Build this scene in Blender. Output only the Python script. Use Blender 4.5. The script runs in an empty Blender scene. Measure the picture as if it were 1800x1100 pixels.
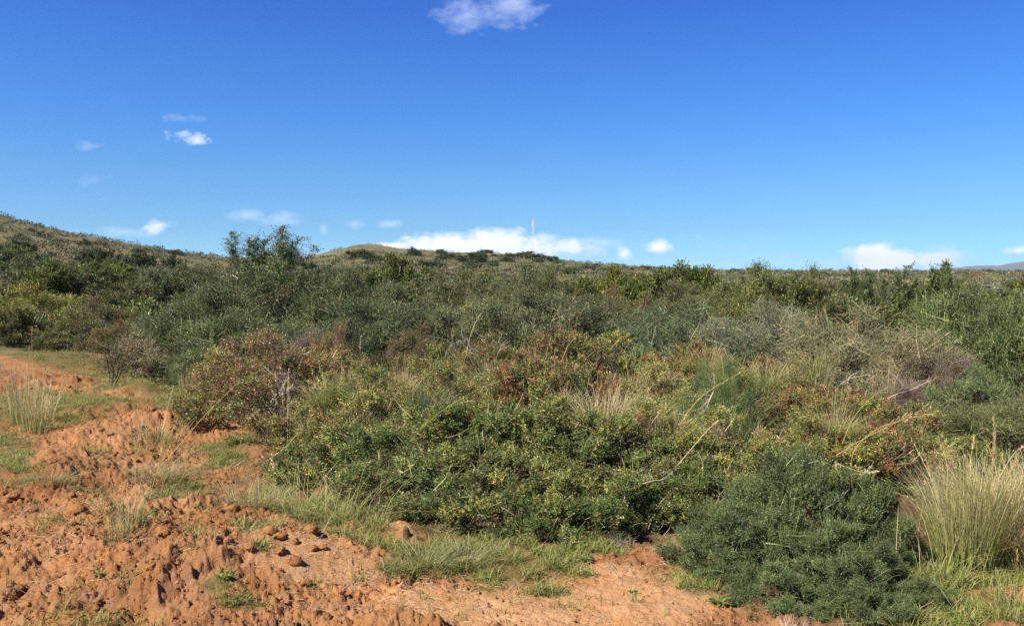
import bpy, math, random
import numpy as np

sc = bpy.context.scene
C = sc.collection
R = math.radians

# ---------------------------------------------------------------- camera
H = 1.75                      # eye height
F = 1559.0                    # focal length in pixels of the 1800 px wide photograph
PIT = math.atan(72 / F)       # the camera looks slightly down
CP, SP = math.cos(PIT), math.sin(PIT)
cam = bpy.data.cameras.new("camera")
cam.sensor_width = 36
cam.lens = 36 * F / 1800
cam.clip_start = 0.05
cam.clip_end = 40000
co = bpy.data.objects.new("camera", cam)
co.location = (0, 0, H)
co.rotation_euler = (math.pi / 2 - PIT, 0, 0)
C.objects.link(co)
sc.camera = co

# ---------------------------------------------------------------- light
SUN_EL, SUN_AZ = 46.0, 240.0  # azimuth clockwise from +Y: behind the camera on the left
sv = np.array([math.sin(R(SUN_AZ)) * math.cos(R(SUN_EL)), math.cos(R(SUN_AZ)) * math.cos(R(SUN_EL)), math.sin(R(SUN_EL))])
sl = bpy.data.lights.new("sun", 'SUN')
sl.energy = 5.0
sl.angle = R(0.5)
sl.color = (1.0, 0.95, 0.86)
so = bpy.data.objects.new("sun", sl)
so.rotation_euler = (math.pi / 2 - R(SUN_EL), 0, -R(SUN_AZ) + math.pi)
C.objects.link(so)
sc.view_settings.view_transform = 'Standard'
sc.view_settings.look = 'None'
sc.view_settings.exposure = 1.05
sc.view_settings.gamma = 1
sc.cycles.max_bounces = 6
sc.cycles.diffuse_bounces = 3
sc.cycles.glossy_bounces = 2
sc.cycles.transmission_bounces = 3
sc.cycles.volume_bounces = 0
sc.cycles.use_denoising = False
sc.cycles.use_adaptive_sampling = False

# ---------------------------------------------------------------- sky
def uv_of(px, py):
    x, y = (px - 900) / F, (550 - py) / F
    Y, Z = CP + SP * y, -SP + CP * y
    return x / Y, Z / Y

wd = bpy.data.worlds.new("World")
sc.world = wd
wd.use_nodes = True
nt = wd.node_tree
N, LK = nt.nodes, nt.links

def mnode(tree, op, a, b=None, c=None, clamp=False):
    n = tree.nodes.new('ShaderNodeMath')
    n.operation = op
    n.use_clamp = clamp
    for i, v in enumerate((a, b, c)):
        if v is None:
            continue
        if isinstance(v, (int, float)):
            n.inputs[i].default_value = v
        else:
            tree.links.new(v, n.inputs[i])
    return n.outputs[0]

def wm(op, a, b=None, c=None, clamp=False):
    return mnode(nt, op, a, b, c, clamp)

sky = N.new('ShaderNodeTexSky')
sky.sky_type = 'NISHITA'
sky.sun_disc = False
sky.sun_elevation = R(SUN_EL)
sky.sun_rotation = R(SUN_AZ)
sky.air_density = 1.0
sky.dust_density = 0.15
sky.ozone_density = 3.0
tc = N.new('ShaderNodeTexCoord')
sep = N.new('ShaderNodeSeparateXYZ')
LK.new(tc.outputs['Generated'], sep.inputs[0])
DX, DY, DZ = sep.outputs
el = N.new('ShaderNodeValToRGB')          # clear-air tint by elevation
LK.new(wm('MULTIPLY', DZ, 2.0, clamp=True), el.inputs[0])
SKYTINT = [(0.0, (.318, .71, 1.27)), (.0286, (.299, .660, 1.164)), (.047, (.269, .570, .997)), (.097, (.248, .482, .818)), (.219, (.234, .463, .770)), (.3385, (.186, .440, .825)), (.454, (.166, .406, .822)), (.558, (.143, .355, .822)), (1.0, (.16, .32, .76))]
cr = el.color_ramp
while len(cr.elements) > 1:
    cr.elements.remove(cr.elements[-1])
for i, (p, c) in enumerate(SKYTINT):
    e = cr.elements[0] if i == 0 else cr.elements.new(p)
    e.position = p
    e.color = (c[0] / 1.5, c[1] / 1.5, c[2] / 1.5, 1)
mul = N.new('ShaderNodeMix')
mul.data_type = 'RGBA'
mul.blend_type = 'MULTIPLY'
mul.inputs[0].default_value = 1
LK.new(sky.outputs[0], mul.inputs[6])
LK.new(el.outputs[0], mul.inputs[7])
# clouds
yy = wm('MAXIMUM', DY, 0.02)
U, V = wm('DIVIDE', DX, yy), wm('DIVIDE', DZ, yy)
cmb = N.new('ShaderNodeCombineXYZ')
LK.new(U, cmb.inputs[0])
LK.new(wm('MULTIPLY', V, 1.7), cmb.inputs[1])

def wnoise(scale, detail, rough, off=0.0):
    n = N.new('ShaderNodeTexNoise')
    n.noise_dimensions = '3D'
    n.inputs['Scale'].default_value = scale
    n.inputs['Detail'].default_value = detail
    n.inputs['Roughness'].default_value = rough
    cm = N.new('ShaderNodeVectorMath')
    cm.inputs[1].default_value = (off, off * .7, off * .3)
    LK.new(cmb.outputs[0], cm.inputs[0])
    LK.new(cm.outputs[0], n.inputs['Vector'])
    return n.outputs[0]

n1, n2, n3 = wnoise(34, 7, .6), wnoise(90, 5, .65, 3.1), wnoise(14, 3, .5, 7.7)

def cloud_field(lst):
    tot = None
    for (px, py, rx, ry, s) in lst:
        u0, v0 = uv_of(px, py)
        a = wm('DIVIDE', wm('SUBTRACT', U, u0), rx / F)
        b = wm('DIVIDE', wm('SUBTRACT', V, v0), ry / F)
        d = wm('SQRT', wm('ADD', wm('MULTIPLY', a, a), wm('MULTIPLY', b, b)))
        m = wm('MULTIPLY', wm('SUBTRACT', 1.0, d), s)
        tot = m if tot is None else wm('MAXIMUM', tot, m)
    return tot

strong = [(800, 438, 100, 38, 1.3), (745, 437, 62, 34, 1.1), (880, 434, 85, 42, 1.3), (945, 438, 75, 34, 1.0), (1000, 434, 90, 24, .8),
          (700, 432, 60, 10, .9), (1160, 434, 32, 16, .9), (1098, 445, 22, 13, .9),
          (1535, 456, 62, 34, 1.5), (1580, 458, 60, 28, 1.3), (1640, 455, 80, 24, 1.0), (322, 232, 36, 22, .38), (345, 244, 26, 13, .4), (275, 398, 36, 15, .55), (1790, 440, 46, 10, .8)]
faint = [(318, 208, 40, 12, .5), (895, 12, 75, 38, .9), (820, 28, 60, 36, .8), (495, 386, 46, 16, .9), (625, 393, 22, 12, .8), (682, 394, 28, 9, .8), (569, 403, 12, 12, .7), (1650, 448, 70, 24, .9),
         (150, 256, 34, 10, .5), (440, 378, 40, 14, .7), (215, 408, 90, 12, .7), (160, 313, 26, 16, .25), (1050, 428, 60, 14, .8), (1400, 465, 500, 18, .35), (900, 440, 330, 30, .35)]
ns = wm('ADD', wm('MULTIPLY', wm('SUBTRACT', n1, .5), 1.5), wm('MULTIPLY', wm('SUBTRACT', n2, .5), .6))
ds = wm('MULTIPLY', wm('ADD', cloud_field(strong), wm('SUBTRACT', ns, .10)), 1.7, clamp=True)
df = wm('MULTIPLY', wm('MULTIPLY', wm('ADD', cloud_field(faint), wm('SUBTRACT', ns, .05)), 1.0, clamp=True), .5)
# lilac cloud bases: less light where the cloud is thick and low
ccol = N.new('ShaderNodeMix')
ccol.data_type = 'RGBA'
LK.new(wm('MULTIPLY', wm('ADD', ds, wm('MULTIPLY', wm('SUBTRACT', n3, .5), 2.4)), .9, clamp=True), ccol.inputs[0])
ccol.inputs[6].default_value = (3.3, 3.8, 4.8, 1)
ccol.inputs[7].default_value = (4.55, 4.55, 4.85, 1)
dens = wm('MAXIMUM', wm('MULTIPLY', ds, .93), df)
fin = N.new('ShaderNodeMix')
fin.data_type = 'RGBA'
LK.new(dens, fin.inputs[0])
LK.new(mul.outputs[2], fin.inputs[6])
LK.new(ccol.outputs[2], fin.inputs[7])
bg = N['Background']
LK.new(fin.outputs[2], bg.inputs[0])
bg.inputs[1].default_value = 0.105 * 1.5 / 1.2

# ---------------------------------------------------------------- noise
def hsh(ix, iy, s):
    n = (ix.astype(np.int64) * 374761393 + iy.astype(np.int64) * 668265263 + s * 974634777) & 0xFFFFFFFF
    n = ((n ^ (n >> 13)) * 1274126177) & 0xFFFFFFFF
    n = ((n ^ (n >> 16)) * 2246822519) & 0xFFFFFFFF
    return ((n ^ (n >> 15)) & 0xFFFFFF) / float(0xFFFFFF)

def vnoise(x, y, s=0):
    ix, iy = np.floor(x), np.floor(y)
    fx, fy = x - ix, y - iy
    fx, fy = fx * fx * fx * (fx * (fx * 6 - 15) + 10), fy * fy * fy * (fy * (fy * 6 - 15) + 10)
    a, b, c, d = hsh(ix, iy, s), hsh(ix + 1, iy, s), hsh(ix, iy + 1, s), hsh(ix + 1, iy + 1, s)
    return (a * (1 - fx) + b * fx) * (1 - fy) + (c * (1 - fx) + d * fx) * fy

def fbm(x, y, s=0, o=4, g=.5):
    v, a, t = 0, 1, 0
    for k in range(o):
        v = v + a * vnoise(x * 2 ** k + 17.3 * k, y * 2 ** k - 9.1 * k, s + k)
        t += a
        a *= g
    return v / t                    # 0..1

def lumps(x, y, cell, s, keep=.7):
    """height 0..1 of rounded clods, one at most per cell"""
    gx, gy = x / cell, y / cell
    ix, iy = np.floor(gx), np.floor(gy)
    out = np.zeros_like(x)
    for dx in (-1, 0, 1):
        for dy in (-1, 0, 1):
            cx, cy = ix + dx, iy + dy
            px, py = cx + .15 + .7 * hsh(cx, cy, s), cy + .15 + .7 * hsh(cx, cy, s + 1)
            r = .28 + .42 * hsh(cx, cy, s + 2)
            an = hsh(cx, cy, s + 4) * 3.14
            ex, ey = gx - px, gy - py
            ax, ay = ex * np.cos(an) + ey * np.sin(an), -ex * np.sin(an) + ey * np.cos(an)
            d2 = (ax * ax + ay * ay * 1.9) / (r * r)
            h = np.sqrt(np.clip(1 - d2, 0, 1)) * r * 1.5 * (hsh(cx, cy, s + 3) < keep)
            out = np.maximum(out, h)
    return out

def sstep(a, b, x):
    t = np.clip((x - a) / (b - a), 0, 1)
    return t * t * (3 - 2 * t)

# ---------------------------------------------------------------- terrain
SKX = np.array([-1400, -700, -200, 0, 100, 200, 330, 400, 480, 540, 590, 630, 660, 700, 780, 900, 937, 1000, 1100, 1200, 1300, 1400, 1800, 2600, 3400], float)
SKY = np.array([330, 330, 358, 390, 411, 428, 446, 454, 456, 452, 440, 430, 430, 437, 443, 447, 450, 459, 467, 473, 475, 477, 477, 474, 470], float)
SKR = np.array([240, 230, 215, 210, 215, 225, 250, 280, 330, 360, 370, 375, 375, 375, 375, 375, 375, 370, 350, 330, 320, 320, 320, 320, 320], float)

def Zs(x, y):
    x, y = np.asarray(x, float), np.asarray(y, float)
    d = np.hypot(x, y) + 1e-9
    pxx = 900 + F * np.where(y > .2 * d, x / np.maximum(y, 1e-6), np.sign(x) * 4)
    Rr = np.interp(pxx, SKX, SKR)
    sk = np.interp(pxx, SKX, SKY)
    A = H + (478 - sk) / F * Rr
    back = sstep(-.2, .35, y / d)
    t = d / Rr
    up = np.minimum(t, 1) ** 1.75
    dn = np.where(t > 1, 1 - sstep(1.0, 3.2, t) * 1.05, 1)
    z = A * up * dn * back
    z = z + (fbm(x / 40, y / 40, 5, 3) - .5) * 2.0 * sstep(30, 140, d) * (1 - .8 * sstep(.8, 1, t)) * back
    return z + (fbm(x / 3.0, y / 3.0, 9, 3) - .5) * .16 * (1 - sstep(12, 30, d))

def G(px, py):
    """point of the level field seen at a pixel of the 1800x1100 photograph"""
    x, y = (px - 900) / F, (550 - py) / F
    Y, Z = CP + SP * y, -SP + CP * y
    t = -H / Z
    return x * t, Y * t

def hit(px, py):
    x, y = (px - 900) / F, (550 - py) / F
    Y, Z = CP + SP * y, -SP + CP * y
    t = np.geomspace(12, 420, 1500)
    zz = Zs(x * t, Y * t)
    k = np.nonzero(H + Z * t < zz)[0]
    i = k[0] if len(k) else int(np.argmin(H + Z * t - zz))
    return x * t[i], Y * t[i]

def top_z(py, d):
    y = (550 - py) / F
    return H + d * (-SP + CP * y) / (CP + SP * y)

def to_px(x, y, z=0.0):
    """where a ground point falls: only used to lay the patches out"""
    zc = z - H
    f = y * CP - zc * SP
    v = y * SP + zc * CP
    return 900 + F * x / f, 550 - F * v / f

def ell(px, py, lst):
    m = np.zeros_like(px)
    for (cx, cy, rx, ry) in lst:
        m = np.maximum(m, 1.25 - np.hypot((px - cx) / rx, (py - cy) / ry))
    return np.clip(m, 0, 1)

GRASS = [(60, 735, 130, 32), (20, 822, 62, 52), (270, 688, 125, 30), (330, 718, 75, 30), (140, 727, 120, 26), (110, 655, 95, 9), (200, 668, 70, 12), (400, 806, 50, 26), (320, 868, 62, 26),
         (400, 790, 70, 16), (560, 905, 90, 26), (450, 955, 50, 13), (640, 966, 70, 20), (900, 985, 150, 34), (770, 990, 90, 34), (1040, 965, 70, 22), (420, 1082, 60, 10), (150, 897, 20, 10), (74, 930, 12, 7),
         (380, 1065, 34, 9), (1230, 1040, 50, 22), (1230, 985, 80, 40), (1680, 1075, 150, 50), (1700, 1000, 150, 60), (430, 978, 28, 10), (960, 1045, 40, 9), (860, 1035, 34, 8), (1010, 1015, 50, 8), (880, 1012, 90, 10), (700, 1012, 40, 8), (460, 1020, 16, 8), (610, 905, 90, 24), (500, 860, 40, 20)]
SAND = [(1000, 1075, 330, 50), (1150, 1060, 160, 60), (1080, 1010, 70, 25), (760, 1060, 130, 34), (560, 1020, 130, 40), (690, 945, 55, 18)]
LITTER = [(1100, 830, 760, 130), (1480, 930, 330, 190), (480, 715, 170, 34), (880, 900, 330, 60)]      # litter under the shrubs
SITE_CLODS = [(230, 770, .5, .16), (120, 830, .55, .14), (60, 1000, .7, .14), (300, 1010, .5, .16), (380, 930, .5, .16), (540, 985, .45, .14), (200, 735, .6, .12), (170, 648, .9, .14), (60, 655, 1.0, .14), (700, 950, .18, .10), (420, 1040, .4, .10), (250, 700, .3, .16), (150, 940, .4, .10), (440, 790, .35, .08)]

def Zn(x, y):
    z = Zs(x, y)
    for (px, py, r, h) in SITE_CLODS:
        cx, cy = G(px, py)
        z = z + h * np.exp(-((x - cx) ** 2 + (y - cy) ** 2) / (r * r))
    return z

def ground_masks(x, y):
    front = (y > 1.5) & (np.hypot(x, y) < 60)
    px, py = np.full(len(x), -9999.), np.full(len(x), -9999.)
    px[front], py[front] = to_px(x[front], y[front])
    nz = fbm(x / .35, y / .35, 31, 4)
    g = np.clip(sstep(.12, .75, ell(px, py, GRASS) + (nz - .5) * 1.1), 0, 1)
    sand = sstep(.1, .7, ell(px, py, SAND) + (nz - .5) * .5)
    lit = sstep(.15, .6, ell(px, py, LITTER) + (nz - .5) * .5) * (1 - sand)
    return g, sand, lit, nz

def clod_height(x, y):
    """the dug, crumbly surface of the soil"""
    out = np.zeros(len(x))
    near = (np.hypot(x, y) < 18) & (y > .5)
    if not near.any():
        return out
    nx, ny = x[near], y[near]
    g, sand, lit, _ = ground_masks(nx, ny)
    wx = nx + .10 * (fbm(nx / .15, ny / .15, 41, 3) - .5) + .035 * (fbm(nx / .035, ny / .035, 43, 2) - .5)
    wy = ny + .10 * (fbm(nx / .15, ny / .15, 47, 3) - .5) + .035 * (fbm(nx / .035, ny / .035, 49, 2) - .5)
    L1, L2, L3, L4 = lumps(wx, wy, .40, 3, .4), lumps(wx, wy, .17, 13, .55), lumps(wx, wy, .08, 23, .65), lumps(wx, wy, .04, 53, .65)
    hole = lumps(wx + 5, wy, .30, 103, .30) ** 1.5
    bro = fbm(nx / .55, ny / .55, 61, 3, .45) - .5
    f1 = np.abs(fbm(wx / .16, wy / .16, 63, 4, .6) - .5) * 2          # creased, broken surface
    f2 = fbm(wx / .05, wy / .05, 67, 4, .7) - .5
    patch = sstep(.40, .62, fbm(nx / .8 + 3, ny / .8, 71, 3))
    rough = (1 - .85 * g) * (1 - .80 * sand) * (1 - .6 * lit)
    c = rough * (.085 * L1 ** 1.3 * patch + .040 * L2 ** 1.2 * (.25 + .75 * patch) + .026 * L3 * (.4 + .6 * patch) + .016 * L4 + .012 * lumps(wx, wy, .022, 73, .6) + .15 * bro - .055 * hole * (.3 + .7 * patch) - .035 * f1 + .042 * f2) + (fbm(nx / .05, ny / .05, 81, 3) - .5) * .014
    out[near] = c * (1 - sstep(14, 18, np.hypot(nx, ny)))
    return out

def Zg(x, y):
    x, y = np.atleast_1d(np.asarray(x, float)), np.atleast_1d(np.asarray(y, float))
    return Zn(x, y) + clod_height(x, y)

# ---------------------------------------------------------------- mesh helpers
def make_mesh(name, verts, faces, mat, col=None, smooth=False):
    verts = np.ascontiguousarray(verts, np.float32)
    faces = np.ascontiguousarray(faces, np.int32)
    k = faces.shape[1]
    me = bpy.data.meshes.new(name)
    me.vertices.add(len(verts))
    me.vertices.foreach_set("co", verts.ravel())
    me.loops.add(faces.size)
    me.loops.foreach_set("vertex_index", faces.ravel())
    me.polygons.add(len(faces))
    me.polygons.foreach_set("loop_start", np.arange(0, faces.size, k, dtype=np.int32))
    me.polygons.foreach_set("use_smooth", np.full(len(faces), smooth))
    if col is not None:
        at = me.attributes.new("tone", 'FLOAT_COLOR', 'POINT')
        c4 = np.ones((len(verts), 4), np.float32)
        c4[:, :3] = col
        at.data.foreach_set("color", c4.ravel())
    me.update()
    me.materials.append(mat)
    return me

def unit(a):
    return a / (np.linalg.norm(a, axis=-1, keepdims=True) + 1e-9)

class Bag:
    """collects triangles with a colour per vertex"""
    def __init__(s):
        s.v, s.f, s.c, s.n = [], [], [], 0

    def add(s, v, f, c):
        s.v.append(v)
        s.f.append(f + s.n)
        s.c.append(np.clip(c, 0, 1))
        s.n += len(v)

    def leaves(s, P, D, Nn, L, W, col, fold=.25, droop=.12):
        """pointed leaves folded along the midrib: base, two sides, tip"""
        n = len(P)
        D = unit(D)
        S = unit(np.cross(D, Nn))
        Nn = np.cross(S, D)
        L, W = np.broadcast_to(L, n)[:, None], np.broadcast_to(W, n)[:, None]
        mid = P + D * L * .48
        a = mid + S * W * .5 + Nn * W * fold
        b = mid - S * W * .5 + Nn * W * fold
        t = P + D * L - Nn * L * droop
        v = np.stack([P, a, t, b], 1).reshape(-1, 3)
        i = np.arange(n)[:, None] * 4
        f = np.concatenate([i + np.array([[0, 2, 1]]), i + np.array([[0, 3, 2]])])
        s.add(v, f, np.repeat(col, 4, 0))

    def segs(s, A, B, ra, rb, col):
        """thin three-sided tapered twigs"""
        n = len(A)
        if n == 0:
            return
        D = unit(B - A)
        ref = np.where(np.abs(D[:, 2:3]) > .9, np.array([[1., 0, 0]]), np.array([[0, 0, 1.]]))
        X = unit(np.cross(D, ref))
        Y = np.cross(D, X)
        ra, rb = np.broadcast_to(ra, n)[:, None], np.broadcast_to(rb, n)[:, None]
        ring = []
        for k in range(3):
            o = X * math.cos(k * 2.0944) + Y * math.sin(k * 2.0944)
            ring += [A + o * ra, B + o * rb]
        v = np.stack(ring, 1).reshape(-1, 3)
        i = np.arange(n)[:, None] * 6
        q = []
        for k in range(3):
            a0, b0, a1, b1 = 2 * k, 2 * k + 1, (2 * k + 2) % 6, (2 * k + 3) % 6
            q += [i + np.array([[a0, a1, b1]]), i + np.array([[a0, b1, b0]])]
        s.add(v, np.concatenate(q), np.repeat(col, 6, 0))

    def blades(s, P, az, lean, curve, h, w, c0, c1, st=4):
        """grass blades: tapering ribbons bending over along az"""
        n = len(P)
        dh = np.stack([np.cos(az), np.sin(az), 0 * az], 1)
        wa = az + 1.57 + np.random.default_rng(n).uniform(-1, 1, n)
        wd_ = np.stack([np.cos(wa), np.sin(wa), 0 * wa], 1)
        vs, cs = [], []
        for k in range(st + 1):
            q = k / st
            o = (lean * q + curve * q * q) * h
            up = h * (q - .42 * np.clip(np.abs(curve), 0, 1.6) * q * q)
            c = P + dh * o[:, None] + np.array([[0, 0, 1.]]) * up[:, None]
            ww = (w * (1 - q) ** .55 * .5 + .0004)[:, None]
            vs += [c - wd_ * ww, c + wd_ * ww]
            cc = c0 * (1 - q) + c1 * q
            cs += [cc, cc]
        v = np.stack(vs, 1).reshape(-1, 3)
        cl = np.stack(cs, 1).reshape(-1, 3)
        m = 2 * (st + 1)
        i = np.arange(n)[:, None] * m
        q = []
        for k in range(st):
            a = 2 * k
            q += [i + np.array([[a, a + 1, a + 3]]), i + np.array([[a, a + 3, a + 2]])]
        s.add(v, np.concatenate(q), cl)

    def mesh(s, name, mat):
        return make_mesh(name, np.concatenate(s.v), np.concatenate(s.f), mat, np.concatenate(s.c))

# ---------------------------------------------------------------- materials
def leaf_mat(name, rough, spec, trans, noise=.25):
    m = bpy.data.materials.new(name)
    m.use_nodes = True
    t = m.node_tree
    p = t.nodes['Principled BSDF']
    at = t.nodes.new('ShaderNodeAttribute')
    at.attribute_name = "tone"
    oi = t.nodes.new('ShaderNodeObjectInfo')
    mx = t.nodes.new('ShaderNodeMix')
    mx.data_type = 'RGBA'
    mx.blend_type = 'MULTIPLY'
    mx.inputs[0].default_value = 1
    t.links.new(at.outputs['Color'], mx.inputs[6])
    t.links.new(oi.outputs['Color'], mx.inputs[7])
    nz = t.nodes.new('ShaderNodeTexNoise')
    nz.inputs['Scale'].default_value = 9
    geo = t.nodes.new('ShaderNodeNewGeometry')
    t.links.new(geo.outputs['Position'], nz.inputs['Vector'])
    hs = t.nodes.new('ShaderNodeHueSaturation')
    t.links.new(mx.outputs[2], hs.inputs['Color'])
    t.links.new(mnode(t, 'ADD', mnode(t, 'MULTIPLY', nz.outputs[0], noise * 2), 1 - noise), hs.inputs['Value'])
    t.links.new(hs.outputs[0], p.inputs['Base Color'])
    p.inputs['Roughness'].default_value = rough
    p.inputs['Specular IOR Level'].default_value = spec
    if trans > 0:
        tr = t.nodes.new('ShaderNodeBsdfTranslucent')
        t.links.new(hs.outputs[0], tr.inputs[0])
        ms = t.nodes.new('ShaderNodeMixShader')
        ms.inputs[0].default_value = trans
        t.links.new(p.outputs[0], ms.inputs[1])
        t.links.new(tr.outputs[0], ms.inputs[2])
        t.links.new(ms.outputs[0], t.nodes['Material Output'].inputs[0])
    return m

M_GLOSSY = leaf_mat("glossy_leaf", .42, .38, .16)
M_MATT = leaf_mat("matt_leaf", .43, .5, .14)
M_GRASS = leaf_mat("grass_blade", .6, .25, .3)
M_BARK = leaf_mat("bark", .85, .15, 0, .3)
M_FAR = leaf_mat("far_foliage", .8, .15, .1)

def soil_mat():
    m = bpy.data.materials.new("soil")
    m.use_nodes = True
    t = m.node_tree
    p = t.nodes['Principled BSDF']
    at = t.nodes.new('ShaderNodeAttribute')
    at.attribute_name = "tone"
    geo = t.nodes.new('ShaderNodeNewGeometry')
    def nz(sc_, det, r=.6):
        n = t.nodes.new('ShaderNodeTexNoise')
        n.inputs['Scale'].default_value = sc_
        n.inputs['Detail'].default_value = det
        n.inputs['Roughness'].default_value = r
        t.links.new(geo.outputs['Position'], n.inputs['Vector'])
        return n.outputs[0]
    a, b, c = nz(2.2, 4), nz(38, 5, .7), nz(120, 3, .7)
    hs = t.nodes.new('ShaderNodeHueSaturation')
    t.links.new(at.outputs['Color'], hs.inputs['Color'])
    t.links.new(mnode(t, 'ADD', mnode(t, 'ADD', mnode(t, 'MULTIPLY', a, .45), mnode(t, 'MULTIPLY', b, .5)), .52), hs.inputs['Value'])
    t.links.new(mnode(t, 'ADD', mnode(t, 'MULTIPLY', nz(5, 3), -.35), 1.18), hs.inputs['Saturation'])
    t.links.new(hs.outputs[0], p.inputs['Base Color'])
    p.inputs['Roughness'].default_value = .95
    p.inputs['Specular IOR Level'].default_value = .08
    bp = t.nodes.new('ShaderNodeBump')
    bp.inputs['Strength'].default_value = 1.0
    bp.inputs['Distance'].default_value = .016
    t.links.new(mnode(t, 'ADD', b, mnode(t, 'MULTIPLY', c, .5)), bp.inputs['Height'])
    t.links.new(bp.outputs[0], p.inputs['Normal'])
    return m

M_SOIL = soil_mat()

def plain_mat(name, col, rough=.6, metal=0.0):
    m = bpy.data.materials.new(name)
    m.use_nodes = True
    t = m.node_tree
    p = t.nodes['Principled BSDF']
    nz = t.nodes.new('ShaderNodeTexNoise')
    nz.inputs['Scale'].default_value = 3
    hs = t.nodes.new('ShaderNodeHueSaturation')
    hs.inputs['Color'].default_value = (*col, 1)
    t.links.new(mnode(t, 'ADD', mnode(t, 'MULTIPLY', nz.outputs[0], .4), .8), hs.inputs['Value'])
    t.links.new(hs.outputs[0], p.inputs['Base Color'])
    p.inputs['Roughness'].default_value = rough
    p.inputs['Metallic'].default_value = metal
    return m

# ---------------------------------------------------------------- object helpers
def link(name, data, parent=None, loc=(0, 0, 0), rz=0.0, scale=(1, 1, 1)):
    o = bpy.data.objects.new(name, data)
    o.location = loc
    o.rotation_euler = (0, 0, rz)
    o.scale = scale
    if parent is not None:
        o.parent = parent
    C.objects.link(o)
    return o

def tag(o, label=None, cat=None, group=None, kind=None):
    for k, v in (("label", label), ("category", cat), ("group", group), ("kind", kind)):
        if v:
            o[k] = v
    return o

# ---------------------------------------------------------------- ground
def build_ground():
    fine = np.arange(-37, 37.001, .074)
    lo = np.arange(-180, -37, 4.0)
    az = np.radians(np.concatenate([lo, fine, -lo[::-1]]))
    az[-1] = math.pi
    rr = [0.0, .3, .8, 1.4, 2.0, 2.5]
    r = 3.0
    while r < 17.5:
        rr.append(r)
        r *= 1.0030 if r < 9 else 1.0042
    while r < 9000:
        rr.append(r)
        r *= 1.03 if r < 700 else 1.25
    rr = np.array(rr)
    Rg, A = np.meshgrid(rr, az, indexing='ij')
    x, y = Rg * np.sin(A), Rg * np.cos(A)
    xf, yf = x.ravel(), y.ravel()
    z = Zn(xf, yf)
    col = np.zeros((len(xf), 3))
    g, sand, lit, nzl = ground_masks(xf, yf)
    z = z + clod_height(xf, yf)
    # colours
    v = fbm(xf / .9, yf / .9, 91, 4)[:, None]
    v = np.clip((v - .5) * 1.7 + .5 + (fbm(xf / .22, yf / .22, 191, 3)[:, None] - .5) * .9, 0, 1)
    dirt = np.array([.235, .105, .042]) * (1 - v) + np.array([.345, .168, .072]) * v
    sandc = np.array([.46, .250, .118])
    grs = np.array([.13, .105, .038])
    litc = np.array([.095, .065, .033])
    col = dirt * (1 - sand[:, None] * .8) + sandc * sand[:, None] * .8
    gm = g[:, None] * .75
    col = col * (.86 + .28 * fbm(xf / .12, yf / .12, 93, 3)[:, None])
    col = col * (1 - gm) + grs * gm
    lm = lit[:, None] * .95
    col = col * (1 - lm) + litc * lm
    d = np.hypot(xf, yf)
    w = fbm(xf / 22, yf / 22, 95, 4)[:, None]
    w2 = fbm(xf / 5, yf / 5, 97, 3)[:, None]
    w = sstep(.3, .7, w * .6 + w2 * .4)
    scrub = np.array([.17, .135, .065]) * w + np.array([.075, .085, .035]) * (1 - w)
    fm = sstep(15.5, 22, d + (nzl - .5) * 4)[:, None]
    col = col * (1 - fm) + scrub * fm
    v3 = np.stack([xf, yf, z], 1)
    nr, na = len(rr), len(az)
    i = (np.arange(nr - 1)[:, None] * na + np.arange(na - 1)[None, :]).ravel()
    f = np.stack([i, i + 1, i + na + 1, i + na], 1)
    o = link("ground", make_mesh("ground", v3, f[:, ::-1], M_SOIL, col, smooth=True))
    tag(o, kind="structure")

build_ground()

# ---------------------------------------------------------------- shrub builder
def jit(rng, col, n, s=.18):
    c = np.asarray(col)
    if c.ndim == 1:
        c = np.repeat(c[None], n, 0)
    return c * (1 + s * rng.standard_normal((n, 1))) * (1 + .07 * rng.standard_normal((n, 3)))

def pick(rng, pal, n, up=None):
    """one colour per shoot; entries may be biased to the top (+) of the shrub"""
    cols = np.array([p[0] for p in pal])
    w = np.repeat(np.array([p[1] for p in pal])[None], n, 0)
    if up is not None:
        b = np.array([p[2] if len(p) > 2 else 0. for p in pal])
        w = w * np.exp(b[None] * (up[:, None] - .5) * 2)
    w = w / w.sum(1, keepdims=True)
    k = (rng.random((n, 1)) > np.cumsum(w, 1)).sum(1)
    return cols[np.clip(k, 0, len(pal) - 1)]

def lobes(rng, n, rad, hgt, r0, r1):
    out = []
    for k in range(n):
        a = k * 2.39996 + rng.uniform(-.4, .4)
        q = math.sqrt((k + .5) / n)
        r = rng.uniform(r0, r1) * rad
        rr_ = max(0, q * rad - r * .75)
        zt = hgt * (1 - .62 * (rr_ / rad) ** 1.8) * rng.uniform(.8, 1.08)
        rz = r * rng.uniform(.65, .95)
        out.append((rr_ * math.cos(a), rr_ * math.sin(a), max(zt - rz, .12), r, rz))
        if zt > r * 1.7:                      # fill the side below a high lobe
            out.append((rr_ * 1.12 * math.cos(a + .3), rr_ * 1.12 * math.sin(a + .3), max(.10, zt * .33), r * .95, rz * .9))
    return np.array(out)

def on_lobes(rng, L, n):
    w = L[:, 3] ** 2
    k = rng.choice(len(L), n, p=w / w.sum())
    d = unit(rng.standard_normal((n, 3)))
    d[:, 2] = np.where(d[:, 2] < -.5, -d[:, 2], d[:, 2])
    r = np.stack([L[k, 3], L[k, 3], L[k, 4]], 1)
    P = L[k, :3] + d * r
    ok = P[:, 2] > .03
    for j in range(len(L)):
        e = (P - L[j, :3]) / np.array([L[j, 3], L[j, 3], L[j, 4]])
        ok &= ~(((e ** 2).sum(1) < .75) & (k != j))
    return P[ok], unit(d[ok] / r[ok]), L[k[ok], :3], k[ok]

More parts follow.
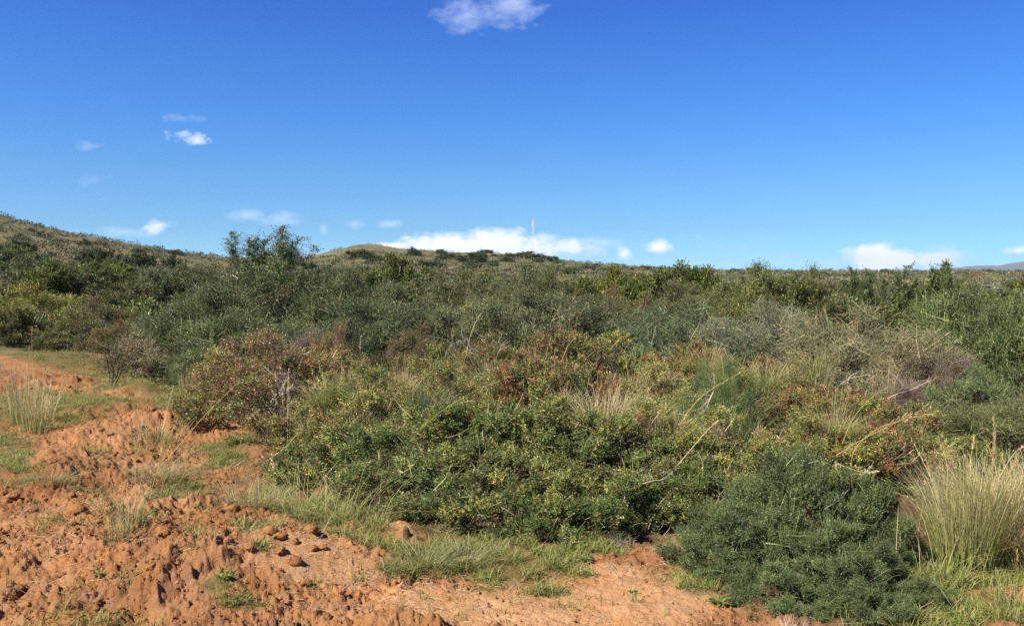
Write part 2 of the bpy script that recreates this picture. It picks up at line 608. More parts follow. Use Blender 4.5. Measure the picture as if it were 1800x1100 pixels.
def sample_lobes(rng, L, n, rad, nsub=60, sub=(.13, .30), fill=.2):
    """shoots on the outer side of many small clumps that sit on the big lobes, with gaps between them"""
    P0, N0, C0, K0 = on_lobes(rng, L, nsub * 6)
    # keep clumps apart
    sel = []
    rs_all = rng.uniform(sub[0], sub[1], len(P0)) * rad
    for i in range(len(P0)):
        if all(np.linalg.norm(P0[i] - P0[j]) > .62 * (rs_all[i] + rs_all[j]) for j in sel):
            sel.append(i)
        if len(sel) >= nsub:
            break
    sel = np.array(sel)
    Sc, Sr, Sn, SC0 = P0[sel], rs_all[sel], N0[sel], C0[sel]
    Sc = Sc + Sn * (rng.uniform(-1.0, .6, len(sel)) * Sr)[:, None]
    nf = int(n * fill)
    w = Sr ** 2
    k = rng.choice(len(sel), n - nf, p=w / w.sum())
    d = unit(rng.standard_normal((n - nf, 3)) + 1.0 * Sn[k] + np.array([[0, 0, .25]]))
    P = Sc[k] + d * (Sr[k] * (1 - np.abs(rng.standard_normal(n - nf)) * .3))[:, None] * np.array([[1, 1, .85]])
    Nn = unit(d + .5 * Sn[k])
    Pf, Nf, Cf, Kf = on_lobes(rng, L, nf * 4)
    Pf, Nf, Cf = Pf[:nf], Nf[:nf], Cf[:nf]
    Pf = Cf + (Pf - Cf) * rng.uniform(.6, .92, (len(Pf), 1))
    kf = rng.integers(0, len(sel), len(Pf))
    P, Nn = np.concatenate([P, Pf]), np.concatenate([Nn, Nf])
    Cc = np.concatenate([Sc[k] * .55 + SC0[k] * .45, Cf])
    K = np.concatenate([k, kf])
    ok = P[:, 2] > .015
    return P[ok], Nn[ok], Cc[ok], K[ok], len(sel)

def shrub(seed, rad=.75, hgt=.9, nl=9, r0=.32, r1=.5, shoots=3000, slen=(.09, .17), nleaf=13, leaf=(.030, .012), mat=None, pal=None, twig=(.22, .15, .09), stem=(.20, .17, .14),
          up=.5, rnd=.55, open_=.85, twig_r=.0012, conn=.25, spiral=True, fold=.25, stems=10, bare=0.0, deep=.22, extra=None, nsub=60, sub=(.13, .30), fill=.2, bristle=40, xs=1.0, bcol=None):
    rng = np.random.default_rng(seed)
    Lb = lobes(rng, nl, rad, hgt, r0, r1)
    P, Nn, Cc, K, nK = sample_lobes(rng, Lb, shoots, rad, nsub, sub, fill)
    n = len(P)
    D = unit(Nn * 1.0 + np.array([[0, 0, up]]) + rnd * rng.standard_normal((n, 3)))
    sl_ = rng.uniform(slen[0], slen[1], n)
    base = P - D * sl_[:, None] * .75
    hh = np.clip(P[:, 2] / hgt, 0, 1)
    lobe_bias = rng.random(nK)[K]
    lobe_tone = (1 + .22 * rng.standard_normal((nK, 1)))[K]
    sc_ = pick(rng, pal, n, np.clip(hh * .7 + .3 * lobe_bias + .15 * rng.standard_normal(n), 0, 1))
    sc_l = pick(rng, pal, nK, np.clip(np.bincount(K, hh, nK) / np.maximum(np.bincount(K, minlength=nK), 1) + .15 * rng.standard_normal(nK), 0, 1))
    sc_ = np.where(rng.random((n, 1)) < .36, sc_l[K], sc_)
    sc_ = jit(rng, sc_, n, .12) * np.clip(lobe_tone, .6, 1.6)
    if extra is not None:                     # long leafy shoots rising above the crown: (x, y, z0, z1, lean)
        EP, ED, EL = [], [], []
        for (x, y, z0, z1, lx, ly, wob) in extra:
            z1 = z0 + (z1 - z0) * xs
            m = max(4, int((z1 - z0) / .045))
            for q in np.linspace(0, 1, m):
                c = np.array([x + lx * q ** 1.4 + wob * math.sin(q * 7) * .04, y + ly * q, z0 + (z1 - z0) * q])
                for _ in range(4 if q < .75 else 3):
                    dv = unit(rng.standard_normal(3) * np.array([1, 1, .6]) + np.array([0, 0, .5]))
                    EP.append(c)
                    ED.append(dv)
                    EL.append(rng.uniform(.10, .26) * (1.15 - .6 * q))
        EP, ED, EL = np.array(EP), np.array(ED), np.array(EL)
        base = np.concatenate([base, EP])
        D = np.concatenate([D, ED])
        sl_ = np.concatenate([sl_, EL])
        P = np.concatenate([P, EP])
        Cc = np.concatenate([Cc, EP])
        sc_ = np.concatenate([sc_, jit(rng, pick(rng, pal, len(EP), np.full(len(EP), .5)), len(EP))])
        n = len(P)
    if extra is None:
        hgt = float(np.percentile((base + D * sl_[:, None])[:, 2], 99.7))
    B = Bag()
    X = unit(np.cross(D, unit(rng.standard_normal((n, 3)))))
    Y = np.cross(D, X)
    leafy = rng.random(n) >= bare
    for k in range(nleaf):
        t = (k + .6) / nleaf
        a = (k * 2.4 if spiral else (k % 2) * math.pi) + rng.uniform(-.5, .5, n)
        s = X * np.cos(a)[:, None] + Y * np.sin(a)[:, None]
        keep = leafy & (rng.random(n) < .93)
        pos = base + D * (sl_ * t)[:, None]
        ld = unit(D * (1 - open_ + .15) + s * open_ + .25 * rng.standard_normal((n, 3)))
        ln = unit(D + np.array([[0, 0, .6]]) + .5 * rng.standard_normal((n, 3)))
        sz = rng.uniform(.65, 1.2, n) * (1.0 - .45 * t ** 3)
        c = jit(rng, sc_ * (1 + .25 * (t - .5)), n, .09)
        i = np.nonzero(keep)[0]
        B.leaves(pos[i], ld[i], ln[i], leaf[0] * sz[i], leaf[1] * sz[i], c[i], fold)
    if leafy.any() and nleaf > 3:             # end leaf
        i = np.nonzero(leafy)[0]
        B.leaves(base[i] + D[i] * sl_[i, None], D[i] + .2 * rng.standard_normal((len(i), 3)), unit(X[i]), leaf[0] * .9, leaf[1] * .9, jit(rng, sc_[i] * 1.1, len(i)), fold)
    fol = B.mesh("foliage", mat)
    T = Bag()
    T.segs(base, base + D * sl_[:, None], twig_r, twig_r * .5, jit(rng, twig, n, .2))
    i = np.nonzero(rng.random(n) < conn)[0]
    inner = Cc[i] + (base[i] - Cc[i]) * rng.uniform(.2, .6, (len(i), 1)) - np.array([[0, 0, .04]])
    T.segs(inner, base[i], twig_r * 1.8, twig_r, jit(rng, twig, len(i), .2))
    if bristle:                               # bare dead twigs poking out of the leaves
        i = rng.integers(0, len(Nn), bristle)
        bl = rng.uniform(.12, .40, (bristle, 1)) * (rad / .75) ** .5
        bd = unit(Nn[i] + .7 * rng.standard_normal((bristle, 3)) + np.array([[0, 0, .3]]))
        b0 = P[i] - bd * bl * .6
        b1 = b0 + bd * bl * .55
        b2 = b1 + unit(bd + .35 * rng.standard_normal((bristle, 3))) * bl * .45
        bc = jit(rng, pick(rng, bcol or [((.50, .40, .25), .5), ((.34, .25, .15), .5)], bristle), bristle)
        T.segs(b0, b1, twig_r * 2.1, twig_r * 1.7, bc)
        T.segs(b1, b2, twig_r * 1.7, twig_r * .9, bc)
    for j in range(len(Lb)):
        for q in range(max(1, stems // len(Lb) + 1)):
            a = np.array([Lb[j, 0] * .18 + rng.normal(0, .04) * rad, Lb[j, 1] * .18 + rng.normal(0, .04) * rad, -.04])
            e = Lb[j, :3] + rng.normal(0, .12, 3) * rad
            pts = [a + (e - a) * t + np.array([*rng.normal(0, .03, 2), .10 * hgt * math.sin(t * 3.14)]) * (0 < t < 1) for t in np.linspace(0, 1, 5)]
            pts = np.array(pts)
            rs = np.linspace(.012, .004, 5) * rad / .75
            T.segs(pts[:-1], pts[1:], rs[:-1], rs[1:], jit(rng, stem, 4, .15))
    stm = T.mesh("stems", M_BARK)
    return (fol, stm, rad * 2.0, hgt)

def twiggy(seed, rad, hgt, gens, col, r_root=.006, leafcol=None, leaf=(.016, .006), lean=.8, up=.35, mat=None, leaves_per=3, name="foliage", rnd=.5):
    """bare branching shrub: gens = number of children at each level"""
    rng = np.random.default_rng(seed)
    T, B = Bag(), Bag()
    n = gens[0]
    a = rng.uniform(0, 6.283, n)
    P = np.stack([rng.normal(0, .05, n) * rad, rng.normal(0, .05, n) * rad, np.zeros(n) - .03], 1)
    D = unit(np.stack([np.cos(a) * lean * rng.random(n) ** .5 * rad / hgt, np.sin(a) * lean * rng.random(n) ** .5 * rad / hgt, np.ones(n)], 1))
    ln = np.full(n, hgt * .62) * rng.uniform(.7, 1.15, n)
    r = np.full(n, r_root)
    for lv in range(len(gens)):
        pts = [P]
        d = D
        for k in range(3):
            d = unit(d + .16 * rng.standard_normal((n, 3)) + np.array([[0, 0, .06]]))
            pts.append(pts[-1] + d * (ln / 3)[:, None])
        c = jit(rng, col, n, .2)
        for k in range(3):
            T.segs(pts[k], pts[k + 1], r * (1 - .2 * k), r * (.8 - .2 * k), c)
        if leafcol is not None and lv >= len(gens) - 2:
            for k in range(leaves_per):
                q = rng.uniform(.2, 1, n)
                pos = pts[1] + (pts[3] - pts[1]) * q[:, None]
                B.leaves(pos, d * .5 + .8 * rng.standard_normal((n, 3)), rng.standard_normal((n, 3)), leaf[0] * rng.uniform(.6, 1.3, n), leaf[1], jit(rng, pick(rng, leafcol, n), n))
        if lv + 1 < len(gens):
            m = gens[lv + 1]
            q = rng.uniform(.25, 1.0, (n, m))
            seg = np.clip((q * 3).astype(int), 0, 2)
            fr = q * 3 - seg
            pa = np.stack(pts, 1)
            ii = np.repeat(np.arange(n)[:, None], m, 1)
            P2 = pa[ii, seg] + (pa[ii, seg + 1] - pa[ii, seg]) * fr[..., None]
            D2 = unit(d[:, None] + rnd * 1.5 * rng.standard_normal((n, m, 3)) + np.array([0, 0, up]))
            L2 = np.repeat((ln * .58)[:, None], m, 1) * rng.uniform(.55, 1.15, (n, m))
            P, D, ln, r = P2.reshape(-1, 3), D2.reshape(-1, 3), L2.ravel(), np.repeat(r * .55, m)
            n = len(P)
    stm = T.mesh("branches", M_BARK)
    fol = B.mesh(name, mat or M_MATT) if leafcol is not None else None
    return (fol, stm, rad * 2.0, hgt)

def tussock(seed, n, hgt, base_r, c0s, c1s, w=(.0025, .0045), lean=(.05, .55), curve=(0, .7), stalks=0, stalk_h=1.5, stalk_col=(.55, .42, .18)):
    rng = np.random.default_rng(seed)
    B = Bag()
    a = rng.uniform(0, 6.283, n)
    rr_ = base_r * np.sqrt(rng.random(n))
    P = np.stack([rr_ * np.cos(a), rr_ * np.sin(a), np.full(n, -.02)], 1)
    az = a + rng.normal(0, .7, n)
    ed = rr_ / base_r
    h = hgt * rng.uniform(.35, 1.0, n) ** .7
    c0 = jit(rng, pick(rng, c0s, n), n, .15)
    c1 = jit(rng, pick(rng, c1s, n), n, .15)
    B.blades(P, az, rng.uniform(*lean, n) * (.3 + .7 * ed), rng.uniform(*curve, n), h, rng.uniform(*w, n), c0, c1)
    bl = B.mesh("blades", M_GRASS)
    if not stalks:
        return (bl, None, 2 * hgt * .5, hgt)
    S = Bag()
    a = rng.uniform(0, 6.283, stalks)
    P = np.stack([base_r * .6 * np.cos(a), base_r * .6 * np.sin(a), 0 * a], 1)
    cc = jit(rng, stalk_col, stalks, .15)
    hh = hgt * stalk_h * rng.uniform(.7, 1.05, stalks)
    ln_, cv = rng.uniform(.0, .25, stalks), rng.uniform(0, .35, stalks)
    S.blades(P, a, ln_, cv, hh, np.full(stalks, .0038), cc, cc * 1.1, 6)
    for k in range(14):                       # seed heads
        q = .8 + .2 * k / 14
        pos = P + np.stack([np.cos(a), np.sin(a), 0 * a], 1) * ((ln_ * q + cv * q * q) * hh)[:, None] + np.array([[0, 0, 1.]]) * (hh * (q - .42 * cv * q * q))[:, None]
        S.leaves(pos, np.array([[0, 0, 1.]]) + .35 * rng.standard_normal((stalks, 3)), rng.standard_normal((stalks, 3)), .022, .004, cc)
    return (bl, S.mesh("seed_stalks", M_GRASS), 2 * hgt * .5, hgt)

# palettes (leaf albedo)
DG, MG, YG, RB, TAN = (.062, .096, .019), (.126, .158, .030), (.280, .262, .052), (.30, .070, .040), (.38, .27, .13)
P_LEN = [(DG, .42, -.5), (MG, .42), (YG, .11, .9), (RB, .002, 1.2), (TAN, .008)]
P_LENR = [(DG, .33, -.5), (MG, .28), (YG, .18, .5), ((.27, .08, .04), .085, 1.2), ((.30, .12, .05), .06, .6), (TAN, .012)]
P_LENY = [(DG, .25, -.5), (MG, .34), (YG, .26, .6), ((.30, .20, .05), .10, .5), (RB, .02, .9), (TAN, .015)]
P_AUT = [((.38, .20, .065), .20, 1.1), ((.26, .13, .06), .06, .8), ((.27, .245, .055), .34), (MG, .28, -.8), (DG, .12, -1.2), (TAN, .04)]
P_SPN = [((.078, .104, .038), .5), ((.125, .152, .060), .34), ((.21, .225, .10), .16, .6), ((.05, .072, .026), .15, -.6)]
P_OLV = [((.074, .094, .033), .5), ((.115, .135, .050), .33), ((.20, .205, .095), .15, .7), ((.18, .16, .05), .05)]
P_GRY = [((.15, .165, .085), .45), ((.22, .21, .12), .30), ((.11, .13, .06), .30), ((.28, .25, .16), .12, .6)]
P_PUR = [((.12, .095, .06), .5), ((.15, .12, .08), .3), ((.09, .095, .045), .4)]
P_FEA = [((.06, .13, .03), .5), ((.10, .18, .045), .35), ((.15, .21, .06), .15, .5)]
P_GRN = [((.075, .100, .022), .5), ((.12, .145, .032), .35), ((.19, .195, .045), .15, .6)]
P_HIL = [((.085, .10, .05), .4), ((.12, .125, .065), .3), ((.06, .075, .03), .3)]

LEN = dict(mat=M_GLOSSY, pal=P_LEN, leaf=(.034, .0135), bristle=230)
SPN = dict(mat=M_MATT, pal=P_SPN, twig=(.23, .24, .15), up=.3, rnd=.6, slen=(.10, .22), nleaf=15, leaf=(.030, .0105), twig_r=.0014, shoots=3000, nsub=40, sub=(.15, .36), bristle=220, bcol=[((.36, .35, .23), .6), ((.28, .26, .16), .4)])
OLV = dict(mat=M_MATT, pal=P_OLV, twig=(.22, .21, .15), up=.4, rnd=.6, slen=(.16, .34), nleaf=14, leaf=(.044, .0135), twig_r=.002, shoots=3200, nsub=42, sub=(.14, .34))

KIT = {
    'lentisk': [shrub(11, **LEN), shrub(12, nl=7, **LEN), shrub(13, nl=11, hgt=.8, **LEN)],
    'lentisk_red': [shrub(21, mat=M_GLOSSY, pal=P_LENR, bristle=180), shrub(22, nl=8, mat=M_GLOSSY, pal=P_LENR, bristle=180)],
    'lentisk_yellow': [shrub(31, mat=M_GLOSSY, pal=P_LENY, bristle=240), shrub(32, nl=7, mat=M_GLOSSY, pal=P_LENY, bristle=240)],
    'autumn': [shrub(41, rad=.8, hgt=1.0, nl=10, shoots=2300, mat=M_MATT, pal=P_AUT, conn=.6, twig=(.30, .19, .12), stem=(.38, .30, .23), stems=24, twig_r=.0016),
               shrub(42, rad=.8, hgt=1.0, nl=8, shoots=2300, mat=M_MATT, pal=P_AUT, conn=.6, twig=(.30, .19, .12), stem=(.38, .30, .23), stems=20, twig_r=.0016)],
    'spiny': [shrub(51, rad=.8, hgt=.85, nl=12, **{**SPN, 'leaf': (.026, .011), 'slen': (.10, .22), 'shoots': 4300, 'nsub': 70, 'sub': (.10, .26), 'fill': .26, 'bristle': 220, 'up': .4, 'rnd': .5}), shrub(52, rad=1.0, hgt=1.3, nl=11, conn=.4, **SPN), shrub(53, rad=1.0, hgt=1.25, nl=9, conn=.4, **SPN)],
    'olive': [shrub(61, rad=1.2, hgt=1.7, nl=12, **OLV), shrub(62, rad=1.2, hgt=1.6, nl=10, **OLV), shrub(63, rad=1.2, hgt=1.7, nl=14, **OLV)],
    'grey': [shrub(71, rad=1.1, hgt=1.3, nl=11, mat=M_MATT, pal=P_GRY, twig=(.25, .225, .15), up=.2, rnd=.9, slen=(.14, .28), nleaf=14, leaf=(.026, .009), twig_r=.0018, shoots=3400, conn=.5, bare=.08, bristle=200)],
    'purple': [shrub(81, rad=1.0, hgt=1.1, nl=10, mat=M_MATT, pal=P_PUR, twig=(.17, .125, .095), up=.2, rnd=.9, slen=(.14, .30), nleaf=10, leaf=(.016, .006), twig_r=.0018, shoots=3400, conn=.7, bare=.4)],
    'feather': [shrub(91, rad=.6, hgt=.8, nl=8, mat=M_MATT, pal=P_FEA, up=.9, rnd=.4, slen=(.12, .26), nleaf=22, leaf=(.026, .003), shoots=1500, twig=(.12, .17, .06), fold=.05)],
    'green': [shrub(101, rad=1.0, hgt=1.3, nl=10, mat=M_GLOSSY, pal=P_GRN, slen=(.14, .28), nleaf=14, leaf=(.045, .018), shoots=2200), shrub(102, rad=1.0, hgt=1.3, nl=8, mat=M_GLOSSY, pal=P_GRN, slen=(.14, .28), nleaf=14, leaf=(.045, .018), shoots=2200)],
    'far_grey': [shrub(111 + k, rad=1.2, hgt=1.5, nl=9, mat=M_FAR, pal=P_OLV, slen=(.3, .5), nleaf=7, leaf=(.13, .045), shoots=1300, twig_r=.004, conn=.1) for k in range(2)],
    'far_green': [shrub(121 + k, rad=1.2, hgt=1.5, nl=8, mat=M_FAR, pal=P_GRN, slen=(.3, .5), nleaf=7, leaf=(.13, .06), shoots=1300, twig_r=.004, conn=.1) for k in range(2)],
    'far_brown': [shrub(131, rad=1.2, hgt=1.3, nl=8, mat=M_FAR, pal=[((.17, .12, .06), .4), ((.14, .13, .05), .4), ((.10, .11, .04), .3)], slen=(.3, .5), nleaf=6, leaf=(.11, .04), shoots=1100, twig_r=.004, conn=.2)],
    'hill': [shrub(141 + k, rad=1.6, hgt=1.7, nl=8, mat=M_FAR, pal=P_HIL, slen=(.35, .6), nleaf=5, leaf=(.26, .13), shoots=520, twig_r=.01, conn=.05, stems=2) for k in range(3)],
    'twig': [twiggy(151, .42, .95, (6, 6, 5, 4), (.21, .17, .115), .008, [((.12, .14, .05), .6), ((.22, .15, .07), .4)], (.022, .010))],
    'pale': [twiggy(152, .5, .85, (9, 8, 7, 5), (.36, .29, .22), .006, [((.50, .40, .25), .6), ((.36, .28, .16), .4)], (.026, .014), leaves_per=3)],
    'dead': [twiggy(153, .3, .35, (14, 8, 6), (.16, .13, .115), .003, lean=1.4, rnd=.8), twiggy(154, .45, .25, (20, 6, 4), (.42, .35, .27), .003, lean=2.4, up=.1, rnd=.6)],
}
rngP = random.Random(5)

TONE = {'spiny': .92, 'olive': .95}

def place(kind, px, d, wpx, ytop, name, label, cat="shrub", group=None, var=None, col=(1, 1, 1), rz=None, parts=("foliage", "stems"), deep=1.0, data=None):
    col = tuple(c * TONE.get(kind, 1.0) for c in col)
    if kind in ('spiny', 'olive', 'grey'):
        col = (col[0] * 1.08, col[1] * 1.03, col[2] * .80)
    fol, stm, w0, h0 = data or KIT[kind][(var if var is not None else rngP.randrange(9)) % len(KIT[kind])]
    x, y = (px - 900) / F * d, d
    z0 = float(Zn(np.array([x]), np.array([y]))[0])
    w = wpx / F * d / w0 * 1.06
    h = max(.15, (top_z(ytop, d) - z0)) / h0
    h2 = max(h, .78 * w)
    e = link(name, None, None, (x, y, z0 - .02 - (h2 - h) * h0), rngP.uniform(0, 6.28) if rz is None else rz, (w, w * deep, h2))
    e.empty_display_size = .1
    tag(e, label, cat, group)
    for nm, me in ((parts[0], fol), (parts[1], stm)):
        if me:
            c = link(nm, me, e)
            c.color = (*col, 1)
    return e

T1 = "glossy leaved shrubs of the middle thicket"
# ------------------------------------------------ the lentisk thicket in the middle
THICKET = [
    # kind, px, distance, width px, top y, label
    ('lentisk', 585, 7.7, 260, 765, "dark green leafy shrub at the thicket's low left corner beside the orange soil"),
    ('lentisk', 715, 6.7, 270, 800, "low dark green shrub at the thicket foot right of the long green grass"),
    ('lentisk', 850, 6.35, 270, 815, "glossy dark green shrub directly above the bright green grass patch"),
    ('lentisk', 990, 6.25, 260, 820, "glossy dark green shrub at the thicket foot beside the pale forked dead twig"),
    ('lentisk', 1115, 6.35, 250, 815, "low green shrub at the thicket foot just behind the small dead grey bush"),
    ('lentisk', 1240, 6.7, 230, 790, "green shrub half hidden behind the left flank of the blue green spiny bush"),
    ('lentisk_yellow', 520, 8.8, 230, 715, "yellowish green shrub with bare tan stems above the dug soil edge"),
    ('lentisk_yellow', 640, 8.0, 260, 700, "yellow green shrub mixed with grass in the left half of the thicket"),
    ('lentisk', 770, 7.4, 270, 715, "dark hollowed green shrub with arching straw stalks left of thicket centre"),
    ('lentisk', 905, 7.3, 270, 705, "dark green shrub in deep shadowed hollow at the thicket centre"),
    ('lentisk', 1050, 7.2, 260, 725, "dark green shrub right below the upright straw grass in the thicket"),
    ('lentisk_yellow', 1175, 7.3, 250, 710, "leafy green shrub with a tall thin stalk right of the straw grass"),
    ('lentisk_yellow', 1305, 7.3, 250, 725, "olive green shrub above the left shoulder of the blue green spiny bush"),
    ('lentisk_yellow', 1435, 7.3, 250, 735, "dark glossy shrub right behind the top of the blue green spiny bush"),
    ('lentisk_red', 1565, 7.3, 250, 750, "dark green shrub under the golden arching stalks on the right"),
    ('lentisk', 1680, 7.7, 200, 770, "shadowy green shrub behind the tall yellow green grass clump"),
    ('lentisk_yellow', 665, 9.0, 230, 650, "yellow green shrub below the upper left rim of the thicket"),
    ('lentisk_yellow', 775, 8.7, 230, 645, "deep green rounded shrub beside the feathery plant on the thicket's left"),
    ('lentisk_red', 905, 8.7, 240, 625, "green shrub flecked with red leaf tips near the pale dead branches"),
    ('lentisk_red', 1030, 8.8, 240, 635, "shrub with the reddest leaf clusters at the upper middle of the thicket"),
    ('lentisk_yellow', 1160, 8.9, 230, 650, "yellow green shrub with straw grass through it, upper right of centre"),
    ('lentisk_yellow', 1295, 8.9, 230, 655, "green shrub beneath the blue green feathery plant on the right"),
    ('lentisk_red', 1420, 8.7, 230, 675, "rusty tipped green shrub on the thicket's right shoulder beside dead forks"),
    ('lentisk_red', 1535, 8.4, 220, 695, "shrub with reddish brown leaf ends at the thicket's far right shoulder"),
    ('lentisk_red', 865, 10.0, 220, 595, "red and yellow tinged shrub on the thicket crest left of centre"),
    ('lentisk_red', 985, 10.2, 230, 580, "red spotted shrub on the thicket crest just right of the dead branches"),
    ('lentisk_yellow', 1105, 10.3, 220, 590, "yellow green shrub on the highest part of the thicket crest"),
    ('lentisk_red', 1225, 10.5, 210, 605, "green shrub on the thicket crest in front of the dark grey green bushes"),
    ('lentisk_red', 1335, 10.3, 190, 632, "small red tinged shrub at the right end of the thicket crest"),
    ('lentisk_yellow', 760, 10.2, 190, 612, "yellowish grassy shrub at the left end of the thicket crest"),
    ('autumn', 490, 10.0, 300, 585, "rust orange and yellow shrub with bare tan stems beside the orange soil"),
    ('autumn', 400, 10.9, 140, 645, "small olive and brown shrub at the edge of the bright grass"),
    ('autumn', 585, 10.6, 110, 572, "narrow orange brown shrub rising behind the rust coloured one"),
    ('lentisk_yellow', 625, 9.3, 150, 640, "leafy yellow green shrub right of the rust coloured bush"),
]
for (k, px, d, w, yt, lb) in THICKET:
    g = T1 if k.startswith('lentisk') else None
    place(k, px, d, w * (1.08 if d < 9 else 1), yt - (12 if d < 9 else 9), "lentisk_shrub" if k.startswith('lentisk') else "autumn_shrub", lb, "shrub", g)
place('feather', 735, 8.1, 110, 665, "feathery_plant", "soft feathery bright green plant in the left of the thicket", "plant", "feathery green plants in the thicket")
place('feather', 1270, 8.2, 190, 615, "feathery_plant", "wide blue green feathery plant on the thicket's right shoulder", "plant", "feathery green plants in the thicket", col=(1.0, 1.0, .85))
place('feather', 690, 7.0, 120, 800, "feathery_plant", "small feathery green plant low in the thicket above the long grass", "plant", "feathery green plants in the thicket")

# ------------------------------------------------ foreground right
FB = (.76, .88, .72)
place('spiny', 1400, 5.35, 255, 776, "spiny_shrub", "main blue green spiny bush with fine pale twigs at the lower right", "shrub", var=0, col=FB, rz=1.0)
place('spiny', 1295, 5.2, 215, 878, "spiny_shrub", "left spreading clump of the spiny bush over the sandy soil", "shrub", var=0, col=FB, rz=2.2)
place('spiny', 1535, 5.3, 160, 832, "spiny_shrub", "spiny bush joined to the main one beside the tall grass", "shrub", var=0, col=FB, rz=4.0)
place('spiny', 1480, 4.9, 200, 905, "spiny_shrub", "dark spiny clump in front of the main spiny bush", "shrub", var=0, col=FB, rz=5.6)
place('spiny', 1635, 4.65, 120, 1010, "spiny_shrub", "small grey green spiny bush at the bottom right under the tall grass", "shrub", var=0, col=FB, rz=5.0)
place('spiny', 1370, 4.65, 190, 985, "spiny_shrub", "lowest spiny clump at the bottom edge above the straw coloured twigs", "shrub", var=0, col=FB, rz=3.1)
place('spiny', 1510, 4.5, 170, 1005, "spiny_shrub", "spiny clump at the bottom edge right of the straw coloured twigs", "shrub", var=0, col=FB, rz=0.4)
place('dead', 1095, 5.65, 100, 955, "dead_bush", "small dead grey brown bush of tangled twigs on the sandy soil", "dead shrub", var=0, parts=("foliage", "branches"), col=(1.1, 1, 1))
place('dead', 1125, 6.0, 90, 915, "dead_bush", "ashen dead twigs just behind the small dead grey brown bush", "dead shrub", var=0, parts=("foliage", "branches"), col=(1.5, 1.5, 1.6))
place('dead', 1400, 4.15, 190, 1052, "dead_bush", "flattened straw coloured dead twigs at the bottom edge", "dead shrub", var=1, parts=("foliage", "branches"))

